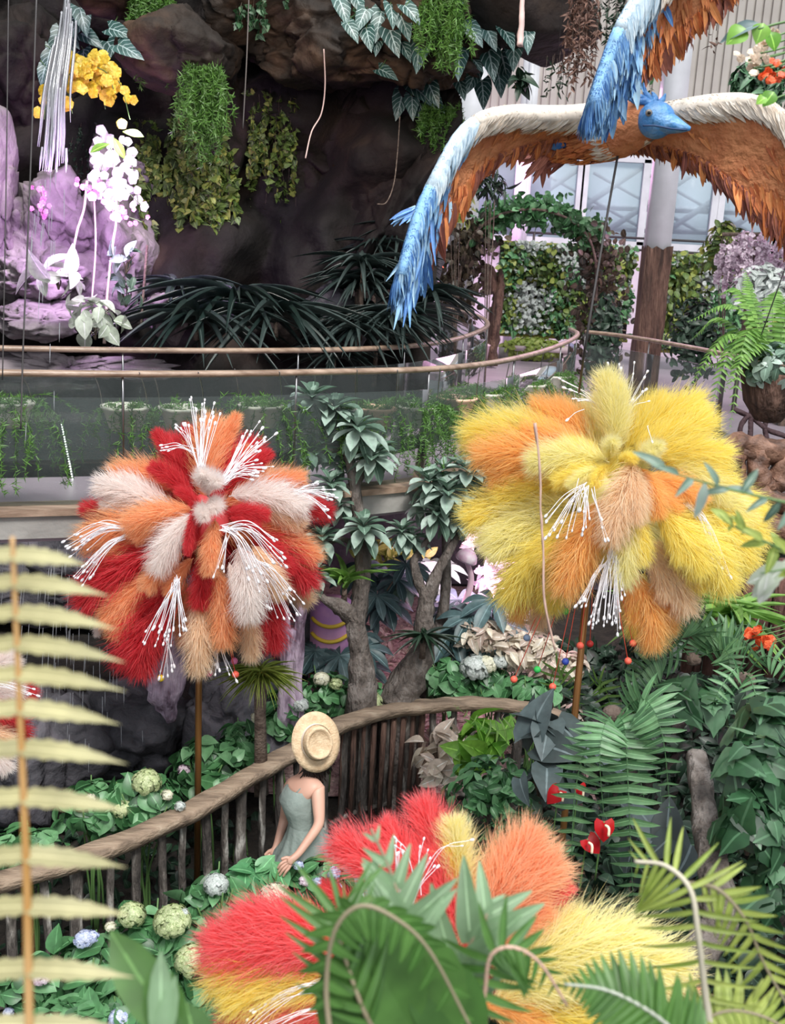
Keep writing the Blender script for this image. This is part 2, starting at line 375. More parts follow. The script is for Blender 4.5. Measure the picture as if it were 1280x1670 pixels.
# curb under the balustrade
def sweep_box(mb, path, w, z0, z1):
    path = np.array([A(p) for p in path]); tg = np.gradient(path, axis=0); V = []
    for p, t in zip(path, tg):
        s = nrm((t[1], -t[0], 0)) * w / 2
        for a, z in ((-1, z0), (1, z0), (1, z1), (-1, z1)): V.append((p[0] + s[0] * a, p[1] + s[1] * a, z))
    q = []; n = len(path)
    for i in range(n - 1):
        for k in range(4): q.append([i * 4 + k, i * 4 + (k + 1) % 4, i * 4 + 4 + (k + 1) % 4, i * 4 + 4 + k])
    q += [[0, 3, 2, 1], [n * 4 - 4, n * 4 - 3, n * 4 - 2, n * 4 - 1]]
    return mb.add(V, q)
OC = ctm(outer, 6); IC = ctm(inner, 6); RC = ctm(right, 6)
mb = MB(); sweep_box(mb, OC, .20, -.07, .10); sweep_box(mb, RC, .2, -.2, .08); struct('trim_1', mb, CONC)
mb = MB(); sweep_box(mb, OC, .26, .10, .15); struct('trim_2', mb, RAILW)
def balustrade(path, label, zt=1.1, zg=.93, r=.034, every=9, broken=None):
    root = thing('glass_balustrade', label, 'railing', (path[len(path) // 2][0], path[len(path) // 2][1], 0))
    p = np.array(path); p[:, 2] = zt; mb = MB(); tube(mb, p, r, 10, flat=.75); obj('handrail', mb, RAILW, root)
    for i in range(0, len(p) - 1, every):
        j = min(i + every, len(p) - 1)
        if j - i < 2: continue
        seg = p[i:j + 1].copy(); seg[0] = seg[0] * .97 + seg[1] * .03; seg[-1] = seg[-1] * .97 + seg[-2] * .03
        mb = MB(); sweep_box(mb, seg, .012, .15, zg); obj('glass_panel', mb, GLASS, root)
    for i in range(0, len(p), every):
        mb = MB(); x, y, z = p[i]; tube(mb, [(x, y, .05), (x, y, zg - .05), (x, y, zt - .02)], [.010, .010, .008], 6); obj('post', mb, STEEL, root)
balustrade(OC, 'curved glass balustrade with wooden handrail along the near edge of the walkway, beside the pots')
balustrade(IC, 'curved glass balustrade with wooden handrail on the far, cave side of the walkway')
balustrade(RC, 'straight glass balustrade on the right deck, in front of the brown pillar', every=10)

# hall at the back: windows, panels, columns
WY = 27.0
def wx(px, py=330): return PY(px, py, WY).x
def wz(px, py): return PY(px, py, WY).z
mb = MB(); box(mb, (7, WY + .3, 1.1), (18, .2, 2.4)); struct('wall_back', mb, PINKW)
ztop, zbot = wz(1000, 258), wz(1000, 398)
mb = MB()                                                              # corrugated panels above the windows
x = -2.0
while x < 14:
    box(mb, (x + .10, WY + .22, ztop + 3.6), (.14, .08, 7)); box(mb, (x + .20, WY + .26, ztop + 3.6), (.12, .05, 7)); x += .2
struct('wall_panels', mb, CREAM)
xs = [wx(q) for q in (845, 945, 1040, 1070, 1088, 1165, 1250, 1340, 1440)]
wins = [(-.6, wx(838)), (wx(856), wx(938)), (wx(955), wx(1044)), (wx(1096), wx(1160)), (wx(1180), wx(1262)), (wx(1276), wx(1360)), (wx(1376), wx(1480))]
for k, (a, b) in enumerate(wins):
    mb = MB(); h = ztop - zbot; t = .16
    box(mb, ((a + b) / 2, WY, ztop), (b - a + .3, .2, t)); box(mb, ((a + b) / 2, WY, zbot), (b - a + .3, .2, t))
    box(mb, (a - .07, WY, (ztop + zbot) / 2), (t, .2, h)); box(mb, (b + .07, WY, (ztop + zbot) / 2), (t, .2, h))
    o = struct('window_%d' % (k + 1), mb, WHITE)
    mb = MB(); box(mb, ((a + b) / 2, WY, (ztop + zbot) / 2), (b - a, .02, h)); obj('pane', mb, PANE, o)
mb = MB()                                                              # steel trusses of the roof outside
for k in range(9):
    x0 = 2 + k * 1.6
    tube(mb, [(x0, WY + 5, zbot), (x0 + 3.2, WY + 5, ztop + .4)], .09, 6); tube(mb, [(x0, WY + 5, ztop), (x0 + 3.2, WY + 5, zbot + .5)], .05, 6)
for z in (.4, 1.0): tube(mb, [(-2, WY + 6, zbot + z), (18, WY + 6, zbot + z + .3)], .12, 6)
obj('roof_truss', mb, WHITE, None, 'pale crossing steel roof beams seen outside beyond the tall windows', 'roof')
# white column with brown cladding
def column(px, ybase, ytop_brown, Y, wpx, lab):
    b = PY(px, ybase, Y); b.z = 0; s = wpx * Y / F
    r = thing('square_column', lab, 'column', b)
    zt = PY(px, ytop_brown, Y).z
    mb = MB(); n = 26; V = []                                          # rugged cladding
    for i in range(n + 1):
        z = zt * i / n; e = .06 * (i == n)
        for k in range(24):
            a = k / 24 * 2 * PI; c = max(abs(math.cos(a)), abs(math.sin(a))) ; rr = s * .5 / c * .92 + s * .05 * noise.noise(Vector((k * 1.3, z * 2, Y)))
            V.append((b.x + rr * math.cos(a), b.y + rr * math.sin(a), z + (.15 * noise.noise(Vector((k * .9, Y, 0))) if i == n else 0)))
    q = [[i * 24 + k, i * 24 + (k + 1) % 24, i * 24 + 24 + (k + 1) % 24, i * 24 + 24 + k] for i in range(n) for k in range(24)]
    mb.add(V, q); obj('bark_cladding', mb, BARKP, r)
    mb = MB(); box(mb, (b.x, b.y, 5), (s * .8, s * .8, 10)); obj('upper_shaft', mb, WHITE, r)
column(1046, 640, 403, 16.8, 44, 'tall square white column clad in brown bark at its foot, on the deck')
column(1292, 640, 440, 14.5, 52, 'brown bark-clad column cut by the right edge, behind the hanging fern basket')
b = PY(832, 560, 24); mb = MB(); box(mb, (b.x, 24, 4.5), (.32, .32, 9)); box(mb, (b.x, 23.82, 4.5), (.12, .05, 9))
obj('steel_column', mb, WHITE, None, 'slim pale grey steel column left of the windows, behind the leafy arch', 'column')
b = PY(735, 560, 21); mb = MB(); box(mb, (b.x + .1, 21, 4.0), (.5, .4, 8)); box(mb, (b.x - .2, 20.8, 4.0), (.06, .08, 8))
obj('steel_column', mb, WHITE, None, 'pale column behind the blue tip of the big bird wing', 'column')
mb = MB(); box(mb, (1.2, 27.6, 3), (4.5, .2, 7)); struct('wall_pink', mb, PINKW)
mb = MB(); box(mb, (-2.6, 24, 3), (.3, 9, 7)); struct('wall_left', mb, PINKW)

# ------------------------------------------------------------ cave rock
ROCKS = []
MASS = {}
def rk(name, px, py, d, rx, ry, rd, m, lab, seed, **k):
    s = d / F; mb = MB(); rock(mb, P(px, py, d), (rx * s, rd, ry * s), seed, **k)
    ROCKS.append((mb.V[0], mb.T[0]))
    if name == 'cave_boulder':                                              # one continuous built rock face
        M_ = MASS.setdefault(m.name, (MB(), m)); M_[0].add(mb.V[0], None, mb.T[0]); return
    return obj(name, mb, m, None, lab, 'rock', None)
def rot(deg): return np.array(Matrix.Rotation(math.radians(deg), 3, 'Y'))
mb = MB(); V = []; nx, nz = 130, 90; x0, x1 = -7.5, .35; z0, z1 = -.5, 7
for j in range(nz + 1):
    for i in range(nx + 1):
        x = x0 + (x1 - x0) * i / nx; z = z0 + (z1 - z0) * j / nz; q = Vector((x, z, 4))
        d = noise.voronoi(q * .8)[0]
        y = 13.3 + 1.1 * noise.fractal(q * .35, 1, 2, 6) - min(d[1] - d[0], .4) * 1.3 + .25 * noise.fractal(q * 1.7, 1, 2, 4) - .25 * max(0, -x - 2)
        V.append((x, y, z))
mb.add(V, [[j * (nx + 1) + i, j * (nx + 1) + i + 1, (j + 1) * (nx + 1) + i + 1, (j + 1) * (nx + 1) + i] for j in range(nz) for i in range(nx)])
ROCKS.append((A(V), np.array([t for q in mb.Q[0] for t in ((q[0], q[1], q[2]), (q[0], q[2], q[3]))])))
struct('wall_cave', mb, ROCKM, True)
mb = MB(); box(mb, (-7.2, 10, 2), (.4, 12, 12)); struct('wall_side', mb, ROCKM)
R_ = [ # name, px, py, depth, rx px, ry px, depth radius m, material, label, kwargs
 ('cave_boulder', 520, 70, 11.6, 175, 85, 1.2, ROCKB, 'broad brown boulder at the cave roof, above the bare dark hollow', dict(amp=.3, fr=1.3, sub=6, crack=.16)),
 ('cave_boulder', 310, 85, 10.9, 110, 70, .9, ROCKB, 'grey brown bulging boulder between the two green hanging ferns at the cave roof', dict(amp=.25, fr=1.4, crack=.12)),
 ('cave_boulder', 185, -25, 10.9, 85, 55, .8, ROCKB, 'rust brown rock at the top beside the falling water', dict(amp=.25, fr=1.6)),
 ('cave_boulder', 690, 60, 11.4, 150, 120, 1.2, ROCKB, 'brown boulder under the veined leaves, at the middle of the cave roof', dict(amp=.32, fr=1.3, sub=6, crack=.18)),
 ('cave_boulder', 860, 10, 11.3, 150, 85, 1.1, ROCKM, 'smooth dark overhanging rock at the right end of the cave roof', dict(amp=.16, fr=.9, crack=.05)),
 ('cave_boulder', 650, 330, 12.4, 80, 250, 1.0, ROCKM, 'tall dark slanting rock slab forming the right side of the cave mouth', dict(amp=.22, fr=.8, sub=6, R=rot(23), crack=.14)),
 ('cave_boulder', 520, 270, 12.9, 150, 180, .9, ROCKM, 'large dark rock face in the middle of the cave under the roof', dict(amp=.3, fr=.9, sub=6, crack=.3)),
 ('cave_boulder', 345, 250, 12.2, 70, 190, .7, ROCKM, 'brown standing rock behind the ivy curtain', dict(amp=.28, fr=1.0, crack=.2)),
 ('cave_boulder', 35, 130, 12.0, 95, 120, .8, ROCKM, 'black rock in the upper left corner behind the waterfall', dict(amp=.3, fr=1.1, crack=.2)),
 ('cave_boulder', 5, 330, 11.2, 36, 130, .5, ROCKL, 'upright pale rock lit purple at the left edge, beside the falling water', dict(amp=.3, fr=1.4, crack=.25)),
 ('cave_boulder', 100, 350, 11.3, 62, 85, .5, ROCKL, 'rounded pale rock lit purple, right behind the splash of the waterfall', dict(amp=.35, fr=1.6, crack=.25)),
 ('cave_boulder', 60, 455, 11.0, 85, 42, .6, ROCKL, 'blocky purple-lit rock step below the waterfall', dict(amp=.3, fr=1.8, crack=.35, strata=3)),
 ('cave_boulder', 70, 520, 10.8, 100, 34, .6, ROCKL, 'lowest purple-lit rock step, just above the far handrail', dict(amp=.3, fr=1.9, crack=.35, strata=3)),
 ('cave_boulder', 195, 300, 12.0, 75, 90, .6, ROCKL, '', dict(amp=.35, fr=1.7, crack=.3)),
 ('cave_boulder', 30, 400, 11.6, 90, 120, .6, ROCKL, '', dict(amp=.35, fr=1.7, crack=.3)),
 ('cave_boulder', 130, 470, 11.5, 110, 80, .6, ROCKL, '', dict(amp=.35, fr=1.7, crack=.3)),
 ('cave_boulder', 430, 20, 11.3, 130, 75, .9, ROCKB, '', dict(amp=.35, fr=1.5, crack=.2)),
 ('cave_boulder', 190, 420, 11.6, 62, 150, .6, ROCKL, 'tall purple-lit rock behind the thin aerial roots', dict(amp=.3, fr=1.3, crack=.3)),
 ('cave_boulder', 265, 510, 11.0, 42, 55, .5, ROCKL, 'small pink-lit rock left of the dark strap-leaved clump', dict(amp=.35, fr=2, crack=.3)),
 ('cave_boulder', 545, 520, 11.6, 60, 65, .6, ROCKG, 'grey rounded rock at the foot of the cave between the two dark clumps', dict(amp=.25, fr=1.4)),
 ('cave_boulder', 690, 370, 13.2, 45, 150, .5, ROCKG, 'grey upright rock behind the blue wing tip', dict(amp=.3, fr=1.4, crack=.2)),
 ('cave_boulder', 110, 600, 10.9, 160, 30, .5, ROCKL, 'flat purple-lit stones seen through the walkway glass on the left', dict(amp=.4, fr=2.2, crack=.4)),
]
for i, r in enumerate(R_): rk(r[0], r[1], r[2], r[3], r[4], r[5], r[6], r[7], r[8], i + 1, **r[9])
for k_, (mb, m) in MASS.items(): struct('wall_' + k_, mb, m, True)
# rocks of the lower pool
for i, (px, py, d, rx, ry, rd, lab) in enumerate([
 (210, 1190, 9.0, 150, 95, .7, 'dark wet boulder behind the left frond, under the falling water'),
 (385, 1165, 8.8, 110, 100, .6, 'dark grey rock behind the bronze pole of the red and orange pom-pom'),
 (60, 1230, 8.6, 120, 110, .7, 'black wet rock at the left edge above the fence'),
 (470, 1080, 10.2, 90, 110, .6, 'grey rock behind the lower right side of the red and orange pom-pom'),
 (90, 930, 12.5, 260, 90, .6, 'dark rock wall of the lower pool beneath the walkway'),
 (330, 960, 12.3, 160, 100, .6, 'dark rock in the shade under the walkway, behind the red and orange pom-pom')]):
    rk('pool_boulder', px, py, d, rx, ry, rd, ROCKG, lab, 40 + i, amp=.28, fr=1.2, sub=5, crack=.28)
allv = []; allt = []; n = 0
for v, t in ROCKS: allv += v.tolist(); allt += (t + n).tolist(); n += len(v)
BVH = BVHTree.FromPolygons(allv, allt)
def hit(px, py, off=.02, default=12.0):
    """where the line of sight meets the rock; plants grow there"""
    r = ray(px, py); h = BVH.ray_cast(CAML, r.normalized())
    return (h[0] - r.normalized() * off) if h[0] else P(px, py, default)
# ------------------------------------------------------------ feather pom-poms
def plume_mesh(seed, nb=2600, W=.30, bend=.3, bw=.0030, spread=1.0):
    """one fluffy plume of unit length along +Z, bending to +X: a thin quill with thousands of downy barbs"""
    g = np.random.default_rng(seed)
    t = g.random(nb) ** .8 * .92 + .03
    ax = np.stack([bend * t ** 2, np.zeros(nb), t * (1 - .12 * bend * t)], 1)
    tg = np.stack([2 * bend * t, np.zeros(nb), np.ones(nb)], 1); tg /= np.linalg.norm(tg, axis=1)[:, None]
    ph = g.random(nb) * 2 * PI
    e1 = np.cross(tg, [0, 1, 0]); e2 = np.cross(tg, e1); e1 /= np.linalg.norm(e1, axis=1)[:, None]
    out = np.cos(ph)[:, None] * e1 + np.sin(ph)[:, None] * e2
    prof = np.interp(t, [0, .15, .4, .75, .95], [.35, .75, 1, .85, .45])
    L = W * prof * g.uniform(.5, 1.3, nb); fw = g.uniform(.35, .95, nb)[:, None]
    d0 = out * spread + tg * fw; d0 /= np.linalg.norm(d0, axis=1)[:, None]
    d1 = d0 + tg * .55 + g.normal(size=(nb, 3)) * .24; d1 /= np.linalg.norm(d1, axis=1)[:, None]
    d2 = d1 + tg * .35 + g.normal(size=(nb, 3)) * .32; d2 /= np.linalg.norm(d2, axis=1)[:, None]
    p0 = ax; p1 = p0 + d0 * (L * .4)[:, None]; p2 = p1 + d1 * (L * .35)[:, None]; p3 = p2 + d2 * (L * .4)[:, None]
    s = np.cross(d1, g.normal(size=(nb, 3))); s /= np.linalg.norm(s, axis=1)[:, None]; s *= bw
    V = np.stack([p0 - s, p0 + s, p1 - s, p1 + s, p2 - s * .7, p2 + s * .7, p3], 1).reshape(-1, 3); o = np.arange(nb)[:, None] * 7
    q = np.concatenate([o + [0, 1, 3, 2], o + [2, 3, 5, 4]]); t_ = o + [4, 5, 6]
    mb = MB(); mb.add(V, q, t_)
    c = [(bend * x * x, 0, x * (1 - .12 * bend * x)) for x in np.linspace(0, .95, 7)]; tube(mb, c, [.012, .004], 5)
    return mb.mesh('plume')
PL = {}
for k, (W, bend) in {'wide': (.30, .28), 'slim': (.20, .22), 'full': (.36, .42), 'soft': (.25, .55)}.items():
    PL[k] = [plume_mesh(hash_, W=W, bend=bend) for hash_ in ((len(PL) * 10 + 1), (len(PL) * 10 + 2))]
FM = {'R': fluffmat('crimson_feather', (.66, .035, .06), (.90, .16, .17)), 'O': fluffmat('orange_feather', (.95, .50, .24), (1, .68, .44)),
      'W': fluffmat('white_feather', (.95, .86, .82), (1, .97, .95)), 'C': fluffmat('cream_peach_feather', (.95, .74, .52), (1, .88, .72)),
      'Y': fluffmat('yellow_feather', (1, .84, .20), (1, .95, .46)), 'P': fluffmat('pale_yellow_feather', (.95, .88, .42), (1, .97, .70)),
      'G': fluffmat('golden_orange_feather', (1, .62, .22), (1, .76, .40)), 'S': fluffmat('salmon_feather', (1, .55, .32), (1, .72, .50)),
      'K': fluffmat('coral_red_feather', (.92, .15, .17), (1, .36, .36))}
FN = dict(R='crimson red plume', O='orange plume', W='white plume', C='cream peach plume', Y='yellow plume', P='pale yellow plume', G='golden orange plume', S='salmon orange plume', K='coral red plume')
STAM = plain('white_stamen', (.90, .88, .92), .35)
POLE = plain('bronze_pole', (.32, .15, .05), .35, .6)
ROPE = plain('dark_cable', (.05, .045, .045), .6)
BEADC = {'pink': (.85, .10, .35), 'coral': (.90, .14, .09), 'yellow': (.9, .62, .05), 'blue': (.04, .08, .45), 'green': (.05, .6, .12), 'red': (.5, .03, .03), 'grey': (.25, .33, .5), 'rose': (.75, .22, .45)}
BEADM = {k: plain(k + '_bead', v, .5) for k, v in BEADC.items()}
def plume(root, bp, tp, colr, kind='wide', fat=1.0, jit=0):
    d = Vector(tp) - Vector(bp); L = d.length; z = d.normalized()
    dn = Vector((0, 0, -1)); x = (dn - z * dn.dot(z))                     # bends downwards
    if x.length < .15: x = Vector((0, -1, 0)) - z * z.dot(Vector((0, -1, 0)))
    x = (x.normalized() + Vector(RG.normal(size=3).tolist()) * .3); x = (x - z * x.dot(z)).normalized(); y = z.cross(x)
    b = {'wide': .28, 'slim': .22, 'full': .42, 'soft': .55}[kind]
    # turn so that the bent tip lands on tp
    e = Vector((b, 0, 1 - .12 * b)); k = L / e.length; an = math.atan2(b, 1 - .12 * b)
    M = Matrix((x, y, z)).transposed().to_4x4() @ Matrix.Rotation(-an, 4, 'Y')
    M = Matrix.Translation(bp) @ M @ Matrix.Diagonal((k * fat, k * fat, k, 1))
    o = inst('plume', PL[kind][int(RG.integers(2))], M, root, FM[colr]); o['label'] = FN[colr]; return o
def stamens(root, bp, tips, n, spread, droop=.15, blen=.02, r=.0016, lab=None, split=True):
    """a spray of thin white filaments, each ending in a small bud"""
    mb = MB(); bp = A(bp); bud = [(0, 0), (.35, .25), (.5, .6), (.38, .9), (0, 1)]
    for i in range(n):
        tp = A(tips[i % len(tips)]); L = np.linalg.norm(tp - bp)
        e = tp + RG.normal(size=3) * spread * L; e = bp + (e - bp) * RG.uniform(.75, 1.08)
        m = (bp + e) / 2 + A((0, 0, droop * L)) + RG.normal(size=3) * .02 * L
        c = ctm([bp + RG.normal(size=3) * .012, m, e], 7); tube(mb, c, [r, r * .8], 4, cap=False)
        d = nrm(c[-1] - c[-3]); s = blen * RG.uniform(.7, 1.3); lathe(mb, [(x * .55, y) for x, y in bud], c[-1], 6, frame(d, (.3, .2, 1), s, s, s)[:, [0, 2, 1]])
    return obj('stamen_spray', mb, STAM, root, lab or 'white stamens')
def pompom(cx, cy, d, mapf, plumes, sprays, pole_to, lab, group, beads=(), back='RO', rot_n=12, fat=1.0, rope=None, core=.2):
    c = P(cx, cy, d); kd = d / 4.7; core *= kd; base = Vector((c.x, c.y, GZ - .1))
    root = thing('feather_pompom', lab, 'feather flower', c, group)
    def W(x, y, o): px, py = mapf(x, y); return P(px, py, d + o * kd)
    for (x0, y0, x1, y1, col, kind, o0, o1) in plumes: plume(root, W(x0, y0, o0), W(x1, y1, o1), col, kind, fat)
    for i in range(rot_n):                                                # the far side, which other views can see
        a = i / rot_n * 2 * PI; v = Vector((math.cos(a) * .8, .85 + .3 * math.sin(a * 3), math.sin(a) * .8)).normalized()
        plume(root, c + v * core * .5, c + v * core * 2.7 + Vector((0, 0, -.06)), back[i % len(back)], 'wide', 1.1)
    mb = MB(); rock(mb, c, (core * .6,) * 3, 3, .1, 3, 3); obj('core', mb, FM[back[0]], root)
    for s in sprays:
        x0, y0, tips, n, sprd, dr, o0, o1 = s; stamens(root, W(x0, y0, o0), [W(a, b, o1) for a, b in tips], n, sprd, dr, .02 * kd, .0016 * kd)
    if 1:
        mb = MB(); tube(mb, [c, c + (base - c) * .5, base], .013 * kd + .004, 8); obj('pole', mb, POLE, root)
    for x, y, hue, o in beads:
        p = P(x, y, d + o); mb = MB(); ball(mb, p, .0165 * kd, 2); b = obj('bead', mb, BEADM[hue], root, hue + ' bead')
        mb = MB(); tube(mb, [p, p + (c - p) * .4 + Vector((0, 0, .03)), c + (p - c) * .15], .002 * kd, 4); obj('bead_wire', mb, BEADM['coral'], b)
    return root
m1 = lambda x, y: (100 + x / 2.783, 630 + y / 2.783)
p1 = [ # base, tip (in a sketch frame), colour, kind, depth of base, depth of tip
 (600, 480, 420, 200, 'R', 'slim', .1, .15), (620, 430, 560, 170, 'R', 'slim', .12, .2), (700, 430, 805, 120, 'O', 'slim', .15, .2), (640, 420, 700, 200, 'O', 'slim', .2, .25),
 (740, 470, 960, 300, 'R', 'slim', .1, .2), (740, 470, 860, 280, 'O', 'wide', .2, .2), (850, 500, 1110, 420, 'O', 'full', .1, .15), (560, 470, 220, 400, 'O', 'full', .1, .15),
 (520, 560, 150, 450, 'W', 'wide', .0, .0), (500, 600, 170, 540, 'W', 'slim', .02, .02), (600, 520, 400, 360, 'R', 'wide', .0, -.02), (640, 560, 520, 470, 'R', 'wide', -.1, -.08),
 (330, 620, 90, 560, 'R', 'wide', .15, .2), (300, 640, 100, 640, 'R', 'slim', .2, .25), (600, 560, 290, 640, 'O', 'full', -.1, -.1), (520, 600, 330, 700, 'O', 'full', -.05, -.1),
 (480, 610, 90, 720, 'O', 'full', .0, .05), (480, 660, 180, 830, 'O', 'full', .0, .05), (760, 500, 1120, 560, 'W', 'full', -.05, -.05), (850, 540, 1100, 640, 'C', 'full', .0, .0),
 (900, 540, 1230, 580, 'R', 'wide', .1, .1), (740, 580, 940, 590, 'R', 'full', -.18, -.15), (760, 600, 900, 650, 'R', 'wide', -.2, -.18),
 (860, 640, 1160, 800, 'O', 'full', .02, .05), (860, 650, 1130, 920, 'R', 'full', .0, .05), (850, 660, 1040, 860, 'R', 'wide', -.05, -.05), (880, 760, 1130, 990, 'C', 'wide', .15, .2),
 (610, 580, 430, 850, 'W', 'full', -.2, -.22), (590, 590, 470, 760, 'W', 'wide', -.22, -.25), (600, 560, 570, 770, 'R', 'slim', -.27, -.3), (640, 600, 600, 740, 'R', 'slim', -.25, -.25),
 (700, 600, 670, 860, 'O', 'wide', -.25, -.28), (670, 640, 720, 800, 'O', 'slim', -.22, -.25),
 (480, 720, 90, 1010, 'R', 'wide', -.05, .05), (460, 740, 130, 950, 'R', 'wide', .0, .1), (420, 850, 190, 1090, 'O', 'wide', -.02, .0), (430, 820, 250, 1150, 'O', 'wide', .0, .0), (230, 960, 160, 1140, 'W', 'slim', .1, .12),
 (560, 760, 380, 930, 'O', 'full', -.15, -.2), (600, 780, 480, 950, 'O', 'wide', -.12, -.15), (500, 850, 280, 1280, 'R', 'wide', .02, .05), (520, 880, 350, 1320, 'R', 'wide', .0, .0), (500, 900, 400, 1230, 'R', 'full', .05, .1),
 (640, 760, 620, 1010, 'R', 'full', -.18, -.15), (700, 820, 740, 1190, 'O', 'wide', -.1, -.1), (740, 860, 700, 1100, 'O', 'full', -.05, 0), (620, 940, 620, 1310, 'C', 'wide', -.08, -.05),
 (800, 720, 850, 1070, 'W', 'full', -.2, -.22), (760, 800, 800, 980, 'W', 'slim', -.22, -.24), (860, 720, 1000, 970, 'C', 'wide', -.12, -.1), (830, 740, 900, 960, 'O', 'wide', -.1, -.1),
 (840, 980, 860, 1250, 'C', 'wide', -.02, 0), (880, 880, 960, 1200, 'R', 'full', .05, .08), (900, 860, 1000, 1050, 'R', 'wide', .1, .1), (560, 880, 560, 1180, 'O', 'wide', .12, .15), (800, 900, 900, 1130, 'R', 'wide', .1, .12),
 (670, 500, 640, 390, 'W', 'full', -.2, -.36), (680, 470, 710, 430, 'W', 'full', -.2, -.38), (650, 560, 650, 600, 'W', 'full', -.22, -.38), (680, 540, 700, 560, 'W', 'full', -.2, -.36)]
s1 = [(635, 400, [(600, 90), (640, 60), (670, 90), (690, 130), (650, 150), (560, 180)], 26, .05, 0, -.1, -.05), (735, 430, [(870, 190), (930, 240), (890, 200), (820, 260), (920, 270)], 22, .07, .03, -.1, -.05),
      (740, 430, [(960, 370), (880, 410), (900, 330), (860, 390)], 14, .06, .12, -.1, -.1), (600, 300, [(460, 270), (470, 290), (520, 180)], 9, .05, .15, 0, 0),
      (320, 650, [(40, 720), (60, 690), (50, 740)], 16, .05, .14, -.1, -.1), (290, 680, [(80, 850), (110, 880), (120, 830)], 16, .06, .10, -.1, -.1),
      (525, 880, [(390, 1130), (450, 1160), (520, 1120), (550, 1070), (480, 1150)], 26, .05, .05, -.3, -.3), (730, 650, [(1000, 790), (980, 710), (880, 850), (900, 880), (960, 800)], 24, .06, .22, -.28, -.3),
      (860, 780, [(1060, 960), (1030, 1030), (960, 1020), (1060, 1000)], 20, .05, .1, -.2, -.15), (1060, 480, [(1220, 500), (1210, 560), (1150, 440), (1200, 480)], 22, .06, .06, -.05, 0),
      (755, 680, [(700, 840), (735, 830)], 5, .04, .05, -.3, -.3), (710, 1150, [(710, 1290), (690, 1280), (770, 1290)], 12, .08, 0, -.05, -.05), (480, 1150, [(460, 1300), (500, 1280)], 8, .06, 0, -.05, -.05)]
pompom(326, 850, 7.0, m1, p1, s1, (311, 1262, 5.4), 'large red, orange and white feather pom-pom on a bronze pole, left of the leafy trees', None,
       beads=[(262, 1106, 'yellow', 0), (341, 1098, 'pink', 0), (384, 1100, 'coral', 0), (382, 1078, 'rose', .05)], back='RO', core=.2)
m2 = lambda x, y: (740 + x / 2.37, 560 + y / 2.37)
